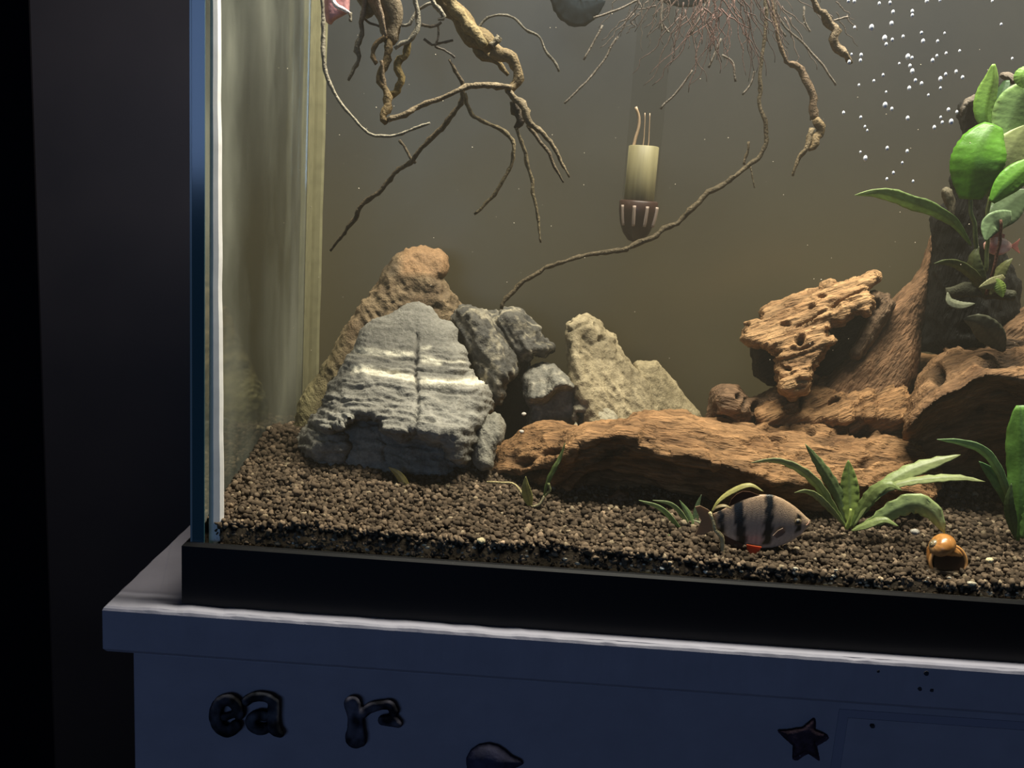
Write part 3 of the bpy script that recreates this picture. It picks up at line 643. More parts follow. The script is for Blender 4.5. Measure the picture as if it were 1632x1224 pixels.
# ================================================================== plants
def leaf(parent, pts, wpx, color, name='leaf', roll=0.0, fold=.25, wav=.12, wfreq=9, serr=.0, peak=.45, tipw=.02, basew=.15, color2=None, n=26, seed=0, midrib=.75, vis=None):
    pts = np.array(pts, float)
    C3 = resample(at(pts[:, 0], pts[:, 1], pts[:, 2]), n); T = np.gradient(C3, axis=0); T /= np.linalg.norm(T, axis=1)[:, None]
    vd = C3-CAM; vd /= np.linalg.norm(vd, axis=1)[:, None]
    Sd = np.cross(T, vd); Sd /= np.linalg.norm(Sd, axis=1)[:, None]; Nm = np.cross(Sd, T)
    rl = np.linspace(*(roll if isinstance(roll, tuple) else (roll, roll)), n)[:, None]
    Sd, Nm = Sd*np.cos(rl)+Nm*np.sin(rl), Nm*np.cos(rl)-Sd*np.sin(rl)
    t = np.linspace(0, 1, n); w = np.where(t < peak, basew+(1-basew)*np.sin(np.pi/2*np.clip(t/peak, 0, 1)), tipw+(1-tipw)*np.cos(np.pi/2*np.clip((t-peak)/(1-peak), 0, 1))**.85)
    w = w*wpx/2*mpp(pts[:, 2].mean()); us = np.linspace(-1, 1, 9); rows = []
    ph = seed*1.7
    for k, u in enumerate(us):
        e = 1+serr*np.sin(t*2*np.pi*wfreq*1.9+ph+u)*abs(u)
        off = (fold*abs(u)*w + wav*np.sin(t*2*np.pi*wfreq+ph+(2.2 if u > 0 else 0))*u*u*w)
        rows.append(C3+Sd*(u*w*e)[:, None]+Nm*off[:, None])
    A = np.stack(rows, 1); th = .00028; 
    up = A-Nm[:, None]*th; V = np.concatenate([A.reshape(-1, 3), up.reshape(-1, 3)]); m_ = len(us); k = n*m_; F = []
    for i in range(n-1):
        for j in range(m_-1):
            q = [i*m_+j, i*m_+j+1, (i+1)*m_+j+1, (i+1)*m_+j]; F.append(q); F.append([k+x for x in q[::-1]])
    bd = [i*m_ for i in range(n)]+[(n-1)*m_+j for j in range(1, m_)]+[i*m_+m_-1 for i in range(n-2, -1, -1)]+[j for j in range(m_-2, 0, -1)]
    for a, b in zip(bd, bd[1:]+bd[:1]): F.append([a, b, k+b, k+a])
    U = np.tile(np.abs(us), (n, 1)).reshape(-1); Tt = np.repeat(t, m_)
    c = np.array(color)[None]*np.ones((k, 1))
    if color2 is not None: c = c*(1-Tt[:, None])+np.array(color2)*Tt[:, None]
    vein = 1+.10*np.sin(Tt*2*np.pi*11-U*7); c = c*vein[:, None]*(1+.2*fbm(A.reshape(-1, 3)*180, 2, seed)[:, None])
    c = np.where((U < .1)[:, None], c*midrib, c)
    o = obj(name, V, F, M['leaf'], parent, col=np.r_[c, c])
    return o
def ground(px, py, Y):
    p = at(px, py, Y); return np.array([p[0], p[1], soil_z(p[:1], p[1:2])[0]])

# crypt with wavy narrow leaves, in front of the driftwood
G1, G2, PALE, OLV = (.11,.17,.045), (.24,.30,.11), (.36,.40,.18), (.24,.25,.07)
cb = ground(1354, 842, .043); cx_, cy_ = 1354, 842
cp = thing('rosette_plant', cb, 'rosette of long wavy-edged green leaves on the soil between striped fish and snail', 'plant')
def L(p, pts, w, c, **k): return leaf(p, [(a, b, y) for a, b, y in pts], w, c, **k)
L(cp, [(1355,842,0.043),(1355,815,0.045),(1354,780,0.047),(1352,733,0.049)], 30, (.20,.27,.06), color2=(.26,.36,.10), fold=.35, wfreq=8, wav=.15, peak=.5, seed=1)
L(cp, [(1357,840,0.043),(1372,812,0.041),(1394,782,0.038),(1416,771,0.036),(1437,782,0.034)], 24, G1, color2=G2, roll=.5, wfreq=8, wav=.18, seed=2, peak=.5)
L(cp, [(1358,840,0.044),(1378,806,0.047),(1408,775,0.049),(1445,753,0.049),(1485,738,0.048),(1531,725,0.046)], 25, (.22,.33,.11), color2=PALE, roll=.35, wfreq=9, wav=.2, serr=.08, seed=3, peak=.6)
L(cp, [(1360,840,0.041),(1390,796,0.039),(1430,772,0.037),(1480,763,0.035),(1530,761,0.034),(1570,768,0.033)], 15, G2, color2=PALE, roll=.6, wfreq=10, wav=.25, seed=4, peak=.65)
L(cp, [(1360,843,0.039),(1392,832,0.035),(1425,813,0.033),(1458,803,0.031),(1486,817,0.029),(1506,850,0.027)], 34, (.26,.36,.12), color2=(.42,.50,.22), roll=-.25, wfreq=9, wav=.2, serr=.10, seed=5, peak=.65, basew=.08)
L(cp, [(1357,846,0.037),(1378,838,0.034),(1408,828,0.032),(1432,839,0.030)], 14, G2, roll=.5, wfreq=5, seed=6)
L(cp, [(1350,842,0.041),(1326,808,0.037),(1300,770,0.035),(1270,746,0.035),(1236,734,0.036),(1197,737,0.038)], 17, (.26,.34,.12), color2=(.40,.42,.22), roll=.55, wfreq=9, wav=.2, seed=7, peak=.45)
L(cp, [(1350,842,0.040),(1325,814,0.036),(1300,790,0.034),(1283,783,0.033),(1266,785,0.033)], 12, G2, color2=PALE, roll=.5, wfreq=8, wav=.18, seed=8, peak=.6)
L(cp, [(1351,841,0.045),(1338,795,0.048),(1314,752,0.049),(1283,707,0.050)], 20, (.11,.17,.06), color2=(.20,.26,.11), fold=.3, wfreq=9, wav=.2, serr=.10, seed=9, peak=.5)
tube_px('leaf_stalk', [(1349,843,0.039),(1352,828,0.038),(1355,810,0.038)], [4,3,2], M['leaf'], cp, (.45,.55,.15), 6, .1)

# small grass-like plant left of the fish
gb = ground(1105, 854, .034)
gp = thing('grass_plant', gb, 'small tuft of thin grass-like blades left of the striped fish', 'plant')
L(gp, [(1092,854,.034),(1078,836,.033),(1052,810,.031),(1018,797,.030)], 9, (.20,.30,.10), color2=(.38,.46,.22), roll=.4, wav=.03, seed=11, peak=.5, name='blade')
L(gp, [(1102,854,.035),(1092,828,.036),(1070,804,.036),(1040,797,.036)], 8, (.22,.30,.11), color2=(.34,.40,.20), roll=.4, wav=.03, seed=12, name='blade')
L(gp, [(1106,854,.036),(1098,822,.038),(1083,797,.040)], 11, (.15,.22,.08), color2=(.18,.26,.10), wav=.03, seed=13, name='blade')
L(gp, [(1104,856,.032),(1082,857,.029),(1060,852,.027)], 7, (.38,.44,.20), roll=.3, wav=.02, seed=14, name='blade')
L(gp, [(1109,854,.036),(1118,840,.037),(1124,825,.037)], 9, (.16,.22,.08), wav=.02, seed=15, name='blade')
L(gp, [(1140,842,.030),(1125,837,.031),(1103,828,.032)], 5, (.46,.48,.28), wav=.02, seed=16, name='blade')
L(gp, [(1110,853,.037),(1108,832,.040),(1112,805,.042),(1118,788,.043)], 10, (.09,.13,.06), wav=.02, seed=17, name='blade')

# curled yellowing leaf standing in front of the fish tail
yb = at(1166, 897, .016)
yp = thing('yellowing_runner', yb, 'curled yellowing leaf on a pale stalk in front of the striped fish tail', 'plant')
L(yp, [(1134,816,.017),(1146,798,.017),(1168,782,.017),(1195,773,.016),(1217,784,.016)], 10, (.40,.38,.12), color2=(.42,.38,.16), roll=.6, wav=.05, seed=21, peak=.55)
L(yp, [(1135,816,.017),(1143,808,.016),(1155,806,.015),(1166,811,.015)], 7, (.34,.27,.14), roll=.8, wav=.03, seed=22)
tube_px('leaf_stalk', [(1133,816,.017),(1138,832,.017),(1139,845,.017),(1147,854,.017),(1151,872,.017),(1156,887,.016),(1165,897,.015)], [3.2,3.6,3.2,4.2,3.4,3,1.8], M['root'], yp, (.52,.44,.24), 8, .3, seed=4)

# sprout with yellow leaf left of the driftwood arch
sb = ground(848, 808, .046)
sp = thing('small_sprout', sb, 'small sprout with one yellow leaf and a twisted green stem before the driftwood end', 'plant')
L(sp, [(846,808,.044),(842,795,.043),(838,776,.042),(838,759,.042)], 17, (.42,.40,.14), color2=(.36,.34,.12), fold=.2, wav=.05, seed=31, peak=.35)
L(sp, [(866,792,.043),(874,765,.042),(884,745,.041),(893,728,.041),(901,706,.041)], 9, (.13,.20,.06), color2=(.20,.25,.09), roll=.5, wav=.2, wfreq=5, seed=32)
tube_px('root_thread', [(776,768,.052),(798,770,.050),(818,771,.048),(830,782,.046),(838,797,.045),(850,808,.043)], [2,2.2,2.2,2.4,2.6,1.5], M['root'], sp, (.34,.28,.14), 6, .3)
tube_px('root_thread', [(868,790,.043),(876,780,.042),(874,768,.042)], 2, M['root'], sp, (.26,.28,.12), 6, .3)
tube_px('root_thread', [(868,790,.043),(862,803,.042),(850,807,.042)], 2.4, M['root'], sp, (.32,.28,.16), 6, .3)
# thin yellow sprigs on the soil at the left
for (nm, lab, b, ls_) in (('yellow_sprig', 'yellowish translucent sprig on the soil below the layered rock', (650,796,.050),
      [([(650,797,.050),(648,780,.050),(636,758,.051),(619,744,.052)], 15, (.36,.29,.09)), ([(652,797,.049),(645,790,.048),(634,796,.047)], 6, (.48,.55,.16)), ([(654,797,.049),(664,789,.049),(672,793,.049)], 5, (.46,.46,.15))]),
     ('yellow_sprig', 'thin pale green sprig lying on the soil right of the yellowish sprig', (690,782,.052),
      [([(668,786,.050),(684,777,.052),(704,771,.054)], 5, (.38,.38,.15)), ([(668,786,.050),(690,783,.050),(712,780,.051)], 4, (.30,.28,.11))])):
    g_ = ground(*b[:2], b[2]); t_ = thing(nm, g_, lab, 'plant')
    for i, (p_, w_, c_) in enumerate(ls_): leaf(t_, p_, w_, c_, roll=.3, wav=.05, seed=40+i)

# dark green plant at the right edge
rb = ground(1622, 862, .040)
rp = thing('broad_leaf_plant', rb, 'dark green plant at the right edge with one tall upright leaf', 'plant')
L(rp, [(1622,862,.040),(1626,800,.040),(1628,740,.042),(1628,690,.043),(1626,646,.045)], 46, (.07,.16,.03), color2=(.15,.32,.06), fold=.3, wfreq=4, serr=.03, seed=51, peak=.72, tipw=.25, basew=.1)
L(rp, [(1616,850,.042),(1606,790,.044),(1590,748,.044),(1566,718,.042),(1530,705,.040),(1493,700,.038)], 16, (.12,.24,.08), color2=(.34,.48,.24), roll=.5, wfreq=7, seed=52, peak=.6)
L(rp, [(1618,850,.044),(1610,800,.047),(1590,765,.048),(1560,735,.048)], 26, (.08,.17,.06), color2=(.12,.24,.09), roll=.2, wfreq=5, seed=53, peak=.55)
L(rp, [(1618,858,.038),(1612,830,.036),(1608,800,.035),(1612,770,.035)], 18, (.08,.13,.05), roll=.3, seed=54)
L(rp, [(1628,858,.038),(1650,800,.036),(1665,740,.036)], 34, (.10,.20,.05), roll=.2, seed=55)

# broad-leaved plant growing on the dark stem
ab = at(1560, 420, .100)
ap = thing('epiphyte_plant', ab, 'bright green broad-leaved plant growing on the dark upright driftwood stem', 'plant')
BR, MD = (.14,.40,.035), (.10,.28,.05)
L(ap, [(1574,200,.092),(1572,180,.092),(1577,150,.092),(1583,125,.092),(1584,102,.092)], 34, (.15,.34,.04), color2=(.28,.46,.09), fold=.55, roll=-.5, wav=.04, seed=61, peak=.4, tipw=.12, basew=.5)
L(ap, [(1592,200,.096),(1590,175,.098),(1596,150,.100),(1604,128,.101)], 30, (.05,.11,.04), fold=.2, roll=.6, wav=.04, seed=62, peak=.4, basew=.5, tipw=.3)
L(ap, [(1546,318,.084),(1550,292,.082),(1557,258,.080),(1568,226,.081),(1584,198,.084)], 76, (.08,.26,.015), color2=(.12,.30,.03), fold=.22, wav=.03, wfreq=7, serr=.02, seed=63, peak=.5, tipw=.35, basew=.4, roll=.05)
L(ap, [(1602,226,.088),(1612,195,.088),(1628,160,.087),(1655,128,.086)], 62, (.23,.38,.12), color2=(.26,.42,.13), fold=.18, wav=.04, seed=64, peak=.5, basew=.4, roll=-.2)
L(ap, [(1578,320,.088),(1592,285,.086),(1614,240,.085),(1640,198,.085)], 66, (.28,.34,.12), color2=(.34,.39,.16), fold=.15, wav=.03, seed=65, peak=.5, basew=.12, roll=-.2)
L(ap, [(1580,322,.074),(1600,298,.072),(1625,275,.071),(1655,250,.071)], 38, (.12,.33,.03), color2=(.17,.38,.05), fold=.3, wav=.04, seed=66, peak=.5, basew=.25)
L(ap, [(1578,372,.092),(1592,348,.092),(1612,325,.093),(1640,302,.094)], 46, (.13,.20,.09), color2=(.17,.25,.12), fold=.15, wav=.04, seed=67, peak=.5, basew=.2)
L(ap, [(1548,392,.094),(1530,366,.090),(1508,346,.087),(1478,332,.085),(1440,319,.084),(1402,308,.083),(1362,311,.082)], 23, (.10,.20,.05), color2=(.38,.48,.20), roll=.35, wfreq=11, wav=.12, serr=.10, seed=68, peak=.6, basew=.1)
L(ap, [(1612,344,.080),(1596,350,.078),(1580,358,.077),(1570,384,.076)], 32, (.30,.42,.22), color2=(.26,.38,.18), fold=.1, roll=.3, wav=.05, seed=69, peak=.45, basew=.5)
L(ap, [(1572,462,.090),(1556,444,.086),(1530,424,.084),(1508,418,.083),(1488,420,.082)], 17, (.14,.15,.05), color2=(.10,.13,.05), roll=.4, wfreq=6, seed=70)
L(ap, [(1600,440,.078),(1590,448,.077),(1575,454,.076),(1560,458,.076)], 18, (.36,.34,.16), color2=(.36,.36,.18), roll=.3, seed=71, basew=.4)
L(ap, [(1588,444,.077),(1594,458,.076),(1598,474,.076)], 18, (.30,.42,.09), roll=.3, seed=72)
L(ap, [(1510,466,.084),(1514,480,.082),(1530,486,.081),(1554,484,.081)], 13, (.24,.25,.16), roll=.3, seed=73)
L(ap, [(1600,560,.086),(1580,535,.083),(1560,515,.082),(1535,508,.082)], 40, (.09,.09,.06), color2=(.13,.13,.08), roll=.2, seed=74)
L(ap, [(1568,470,.088),(1556,440,.087),(1552,410,.087),(1560,392,.088)], 26, (.09,.12,.04), color2=(.13,.15,.06), roll=.4, seed=75)
L(ap, [(1578,470,.084),(1590,440,.083),(1604,420,.082),(1614,412,.082)], 20, (.16,.17,.06), roll=.4, seed=76)
L(ap, [(1632,140,.084),(1628,120,.084),(1640,104,.084)], 22, (.26,.48,.10), roll=.2, seed=77)
tube_px('leaf_stalk', [(1572,470,.086),(1581,440,.082),(1588,410,.080),(1593,385,.079),(1594,350,.078)], 2.6, M['root'], ap, (.10,.045,.03), 6, .1)
tube_px('leaf_stalk', [(1560,430,.090),(1556,390,.088),(1550,350,.086),(1547,316,.085)], 3.2, M['leaf'], ap, (.14,.20,.08), 6, .1)
tube_px('leaf_stalk', [(1572,430,.088),(1574,380,.085),(1576,340,.082),(1580,316,.080)], 3.2, M['leaf'], ap, (.22,.26,.10), 6, .1)
tube_px('rhizome', [(1510,470,.098),(1540,462,.094),(1575,466,.090),(1615,470,.090)], [9,11,10,8], M['root'], ap, (.05,.05,.03), 10, .3)

# ================================================================== hanging roots
def roots(name, label, loc, group, items, cat='root'):
    t = thing(name, loc, label, cat)
    if group: t['group'] = group
    for i, (p, r_, c) in enumerate(items): tube_px('root', p, r_, M['root'], t, np.array(c)*.72, 8, .5, seed=100+i*3+len(name))
    return t
TAN_, BRN, PAL, DUL = (.25,.19,.115), (.17,.115,.05), (.34,.30,.22), (.12,.09,.055)
y0 = .07
def Y_(pts, y, y2=None): 
    y2 = y if y2 is None else y2; n = max(len(pts)-1, 1)
    return [(a, b, y+(y2-y)*i/n) for i, (a, b) in enumerate(pts)]
lr = roots('hanging_roots', 'tangle of tan branching roots hanging from above at the upper left', at(680, -60, y0), None, [
    (Y_([(514,-40),(515,10),(516,50),(516,80),(520,115),(537,155),(565,190),(590,213),(615,218),(640,213),(665,205),(686,197)], .055, .05), [2.6,2.8,3.4,3.6,3,2.6,2.4,2.3,2.3,2.3,2.2,1.8], PAL),
    (Y_([(582,-30),(580,22),(577,50),(571,80),(573,92),(562,110),(554,127)], .07), [4,4,3.6,4.5,3.5,3,2], (0.231,0.198,0.143)),
    (Y_([(612,-60),(618,0),(623,30),(618,60),(612,72)], .07), [26,23,19,14,6], (0.220,0.171,0.110)),
    (Y_([(575,-50),(582,-10),(590,10),(580,24)], .075), [20,20,16,7], (0.231,0.187,0.121)),
    (Y_([(600,-30),(602,8),(608,30),(614,58)], .062), [3.5,3.4,3,2.4], (0.275,0.198,0.132)),
    (Y_([(616,58),(604,66),(595,80),(594,95),(600,102)], .066), [4,4,3.6,3.4,3], (0.231,0.154,0.077)),
    (Y_([(620,58),(618,80),(612,100),(606,120),(612,140),(617,152),(616,170),(610,186),(617,193)], .068, .06), [5,6,6,5,5,6,6.5,6,4], BRN),
    (Y_([(606,95),(610,120),(614,140),(617,152)], .064), [3,3,3,3], (0.264,0.187,0.110)),
    (Y_([(660,-40),(662,0),(668,22),(667,45),(653,64),(636,71),(628,76)], .065), [3.5,3.6,3.8,4,3.6,3.4,2.5], PAL),
    (Y_([(651,66),(646,84),(636,100),(637,112),(643,124),(636,138),(620,150)], .067), [4.5,5,5,5.2,5.5,5.5,5], (0.242,0.171,0.061)),
    (Y_([(680,-50),(705,-5),(735,30),(760,58),(784,78)], .085, .075), [22,19,17,15,12], (0.198,0.138,0.061)),
    (Y_([(692,-50),(722,10),(752,45),(775,72)], .075, .068), [7,8,8,5], (0.275,0.204,0.094)),
    (Y_([(784,78),(803,88),(815,100),(824,116),(823,130),(815,141),(806,143)], .075, .07), [11,11,10,8,7,7,5], (0.231,0.165,0.083)),
    (Y_([(785,76),(793,68),(798,60)], .072), [5,5,4.5], (0.275,0.231,0.154)),
    (Y_([(758,52),(765,84),(780,92),(800,110),(812,118)], .08), [6,8,6,4,3], (0.198,0.138,0.061)),
    (Y_([(812,142),(795,137),(775,134),(752,137),(725,146),(690,159),(655,174),(634,186),(618,192)], .068, .06), [5,5,4.6,4.4,4,4,4,4,3.4], TAN_),
    (Y_([(716,95),(727,118),(735,135),(738,158),(722,184),(695,212),(668,240),(654,255),(634,270),(614,296),(590,316),(570,340),(556,360),(541,380),(526,399)], .09, .12), [2,3,3.6,4.2,4.2,4,3.6,3.6,3.6,3.8,3.8,3.6,3.4,2.4,1.6], DUL),
    (Y_([(636,224),(646,238),(655,252),(664,260)], .105), 2.2, DUL),
    (Y_([(740,150),(744,165),(756,186),(776,196),(800,206),(817,224),(818,246),(808,278),(790,305),(772,328),(756,343)], .08, .075), [3,3,3.2,3.2,3.2,3.2,3,2.8,2.8,2.6,1.8], (0.220,0.171,0.094)),
    (Y_([(806,142),(822,158),(836,172),(842,188),(856,204),(872,220),(884,235),(895,258),(908,282)], .07, .065), [4.5,6,6.5,6,4,3.6,3.2,2.4,1.4], (0.209,0.160,0.094)),
    (Y_([(818,160),(825,175),(828,190),(820,204)], .073), [5,7,6,3], (0.088,0.066,0.044)),
    (Y_([(824,205),(834,238),(845,278),(850,305),(856,338),(862,387)], .07, .066), [2.6,3,3,2.6,2.4,1.4], (0.253,0.198,0.110)),
    (Y_([(842,198),(856,215),(870,240),(878,252),(888,272),(898,292)], .074), [3,3,2.8,2.4,2,1.2], DUL),
    (Y_([(760,48),(775,32),(792,25),(815,28),(838,48),(858,58),(870,84),(884,98),(891,114)], .12), 1.9, (0.132,0.116,0.088)),
    (Y_([(686,-20),(690,6),(700,14),(708,28),(698,30)], .06), [3.5,3,3.4,3,2], PAL),
    (Y_([(640,40),(652,38),(662,22),(680,8),(690,4)], .07), 2.2, (0.248,0.220,0.165)),
    (Y_([(672,38),(684,42),(696,40),(704,34)], .075), 2.2, (0.220,0.176,0.132)),
    (Y_([(676,62),(690,72),(704,68),(722,64)], .085), 1.8, (0.187,0.160,0.132)),
    (Y_([(698,40),(699,60),(694,74)], .08), 1.5, (0.187,0.160,0.132)),
    (Y_([(580,28),(592,36),(602,40),(612,46)], .075), 1.8, (0.198,0.154,0.110)),
    (Y_([(692,74),(710,82),(726,92)], .09), 1.6, (0.154,0.132,0.110)),
    (Y_([(558,20),(559,34)], .06), 2.2, PAL)])
# pink base of the roots with a white ridge
pk = poly_map([(514,-90),(560,-90),(557,2),(556,20),(545,26),(532,33),(528,40),(520,36),(516,20)])
V, Q = solid([(514,-90),(560,-90),(557,2),(556,20),(545,26),(532,33),(528,40),(520,36),(516,20)], lambda px, py: .058+0*px, .008, 9, .0007, (.05, .072))
obj('pink_root_base', V, Q, surf('pink_flesh', (.62,.30,.30), .5, .3, noise=.25, nscale=300, bump=.3), lr)['label'] = 'pink fleshy base'
tube_px('root', [(523,-30,.056),(527,-4,.056),(534,8,.055),(546,12,.055),(558,20,.055)], [3,3.4,3.6,3.4,2.2], M['root'], lr, (.86,.72,.68), 8, .2)

# middle: faint reddish mass of hair roots
fr = thing('hair_roots', at(1150, -60, .13), 'faint reddish mass of fine hair roots hanging at the top middle', 'root')
Vs, Fs, Cs = [], [], []; nb = 0
for k in range(115):
    x = rng.normal(1150, 85); y = rng.uniform(-60, 30); Lx = rng.uniform(50, 150)*(1.15-min(abs(x-1150)/260, .8)); an = rng.normal((x-1150)/260, .35)
    n_ = 9; P = [(x+math.sin(an)*Lx*i/(n_-1)+rng.normal(0, 3), y+math.cos(an)*Lx*i/(n_-1), .12+.03*math.sin(k)) for i in range(n_)]
    P = np.array(P); P3 = resample(at(P[:, 0], P[:, 1], P[:, 2]), 14)
    v, f = tube_arrays(P3, np.linspace(.00032, .00014, 14)*rng.uniform(.7, 1.3), 4)
    Vs.append(v); Fs += [[q+nb for q in g] for g in f]; nb += len(v)
    red = max(0, 1-abs(x-1150)/110); Cs.append(np.tile(np.array([.085+.035*red, .066-.002*red, .055])*rng.uniform(.6, 1.2), (len(v), 1)))
tag(obj('root_hair', np.concatenate(Vs), Fs, M['root'], fr, col=np.concatenate(Cs)), kind='stuff')
for i, p in enumerate(([(1240,-20),(1236,10),(1248,40),(1268,58),(1300,90),(1322,118),(1333,135)], [(1282,10),(1280,30),(1290,52)], [(1055,-10),(1054,30),(1056,52)], [(1055,36),(1066,53)],
     [(1102,112),(1080,145),(1052,173)], [(1130,-5),(1112,35),(1100,55)], [(1150,60),(1140,85),(1130,108)], [(1150,88),(1166,100),(1172,130)], [(1202,112),(1195,135),(1182,150)], [(945,30),(990,12),(1040,-10)], [(930,96),(945,68),(960,40)], [(900,165),(945,120),(985,60)], [(1232,24),(1244,48),(1252,58)])):
    tube_px('root', Y_(p, .125), 1.7, M['root'], fr, (.12,.10,.08), 5, .3, seed=i)
# long runner crossing the background
roots('hanging_root', 'long thin brown root sweeping from top right down to the dark craggy rock', at(1213, -60, .12), None, [
    (Y_([(1222,-60),(1218,60),(1212,118),(1212,160),(1219,198),(1222,226),(1210,250),(1186,267),(1165,286),(1132,305),(1100,336),(1060,365),(1012,390),(970,402),(930,408),(886,420),(850,440),(825,460),(806,474),(799,492)], .125, .112), [2.4,2.6,2.8,3,3,3.2,3.4,3.6,4,4.2,4.4,4.2,4,3.8,3.6,3.6,3.6,3.8,4,3], (.10,.075,.042)),
    (Y_([(1192,225),(1192,240),(1186,264)], .125), 2, (.20,.15,.09)), (Y_([(1196,266),(1200,285),(1203,300)], .125), 1.2, (.20,.16,.1))])
roots('hanging_root', 'dull brown bent root hanging below the reddish hair roots', at(1280, -60, .11), None, [
    (Y_([(1225,-60),(1236,40),(1254,98),(1275,110),(1282,128),(1294,150),(1299,175),(1298,190)], .115), [2,2.4,3.4,5.4,5.6,5.6,6,6], (.15,.10,.06)),
    (Y_([(1298,188),(1306,198),(1306,210),(1298,220),(1292,236),(1285,240)], .112), [6,7.5,7,7,6,3], (.20,.14,.07)),
    (Y_([(1296,205),(1286,226),(1278,240),(1270,258),(1265,280)], .112), [4,4,3.6,2.6,1.6], (.20,.15,.085))])
roots('hanging_root', 'short knobbly tan root hanging at the top left of the bubbles', at(1300, -60, .09), None, [
    (Y_([(1285,-60),(1297,-4),(1303,18),(1312,24),(1326,36),(1334,46),(1328,58),(1330,70),(1338,82),(1346,92),(1356,103)], .09), [4,4.4,5.5,6,6.4,7,6,6.4,6,5.4,3], (.25,.185,.115)),
    (Y_([(1330,32),(1344,29),(1352,28)], .09), 1.4, (.3,.25,.2))])
# floating dark leaves at the surface
for lab, pts, w in (('dark bluish floating leaf at the top edge right of the tan roots', [(885,-30,.13),(905,5,.13),(925,18,.13),(965,2,.13)], 46), ('dark drooping leaf blade above the reddish hair roots', [(1010,-40,.15),(1060,-14,.15),(1100,-4,.15),(1150,-12,.15)], 30)):
    t_ = thing('floating_leaf', at(pts[0][0], pts[0][1], pts[0][2]), lab, 'leaf'); leaf(t_, pts, w, (.006,.009,.012), roll=.4, seed=int(w), name='blade', basew=.4).data.materials[0] = M['dull_leaf']

# ================================================================== heater
hy = .155; hc = at(1018, 322, hy); mp_ = mpp(hy)
ht = thing('heater', at(1018, 382, hy), 'glass tube heater with pale core and dark slotted cap hanging at the back', 'heater')
def lathe(name, prof, cx, cy, mat, n=28, parent=ht):
    V = [(cx+r*math.cos(2*math.pi*k/n), cy+r*math.sin(2*math.pi*k/n), z) for r, z in prof for k in range(n)]
    F = [[i*n+k, i*n+(k+1) % n, (i+1)*n+(k+1) % n, (i+1)*n+k] for i in range(len(prof)-1) for k in range(n)]
    F.append(list(range(n))[::-1]); F.append([(len(prof)-1)*n+k for k in range(n)])
    return obj(name, V, F, mat, parent)
rt = 26*mp_; X, Z = hc[0], hc[2]
lathe('glass_tube', [(rt*.3, Z-.006), (rt*.92, Z-.002), (rt, Z+.002), (rt, .33), (rt*.9, .332)], X, hy, M['tube'])
lathe('heater_core', [(rt*.80, Z-.001), (rt*.88, Z), (rt*.88, Z+82*mp_), (rt*.80, Z+83*mp_), (rt*.3, Z+83*mp_)], X, hy, M['core'])
cap = lathe('slotted_cap', [(rt*.12, Z-61*mp_), (rt*.45, Z-58*mp_), (rt*.78, Z-47*mp_), (rt*1.0, Z-32*mp_), (rt*1.12, Z-14*mp_), (rt*1.15, Z), (rt*1.05, Z+2*mp_), (rt*.9, Z+2*mp_)], X, hy, M['cage'])
for a in (-58, -18, 20, 60, 100, 140, 180, 220):
    an = math.radians(a-90); P = []
    for (r_, z_) in ((1.15, -6), (1.135, -12), (1.06, -26), (.97, -36)): P.append((X+rt*r_*math.cos(an), hy+rt*r_*math.sin(an), Z+z_*mp_))
    v, f = tube_arrays(resample(np.array(P), 10), np.full(10, 2.6*mp_), 6); obj('slot', v, f, M['slot'], cap)
tube_px('heating_wire', [(1008,240,hy),(1012,222,hy),(1018,200,hy),(1017,184,hy),(1014,170,hy)], 2.2, M['wire'], ht, (.40,.30,.2), 6, .05)
for xx in (1024, 1032): tube_px('heating_wire', [(xx,238,hy),(xx+3,212,hy),(xx+4,180,hy)], .8, M['wire'], ht, (.40,.30,.2), 5, 0)

# ================================================================== striped fish
FY = .0225; mf = mpp(FY)
fb = at(1215, 876, FY)
fish = thing('tiger_barb', fb, 'tall-bodied pale fish with four black vertical bands facing right near the soil', 'fish')
fx = [1134,1140,1150,1162,1178,1195,1212,1230,1246,1258,1268,1277,1284,1289,1292]
ft = [820,817,813,806,798,792,788,788,794,801,808,816,823,827,830]
fl = [845,847,851,857,865,871,874,873,869,864,858,851,844,839,835]
fw = [.8,1.2,2.2,3.6,5.2,6.6,7.6,8.2,8.2,7.8,7.0,5.6,4.0,2.4,.8]
S_ = 44; xs = np.linspace(fx[0], fx[-1], S_); tp = np.interp(xs, fx, ft); bt = np.interp(xs, fx, fl); wd = np.interp(xs, fx, fw)*2.2
n_ = 28; th = np.linspace(0, 2*np.pi, n_, endpoint=False); V = []; PX = []; PY = []
for x, a, b, w in zip(xs, tp, bt, wd):
    c0, h = (a+b)/2, (b-a)/2
    for t_ in th:
        pyy = c0-h*math.sin(t_); p = at(x, pyy, FY); p = p+np.array([0, -math.copysign(abs(math.cos(t_))**1.1, math.cos(t_))*w/2*mf, 0]); V.append(p); PX.append(x); PY.append(pyy)
V = np.array(V); PX = np.array(PX); PY = np.array(PY); F = [[i*n_+k, i*n_+(k+1) % n_, (i+1)*n_+(k+1) % n_, (i+1)*n_+k] for i in range(S_-1) for k in range(n_)]
F.append(list(range(n_))[::-1]); F.append([(S_-1)*n_+k for k in range(n_)])
c = np.array([.46,.33,.24])*np.ones((len(V), 1)); tt = np.clip((PY-np.interp(PX, xs, tp))/(np.interp(PX, xs, bt)-np.interp(PX, xs, tp)), 0, 1)[:, None]
c = c*(1-tt)*np.array([.80,.74,.62])+np.array([.50,.40,.32])*tt
sn = 1.5*np.sin(PY*.35)
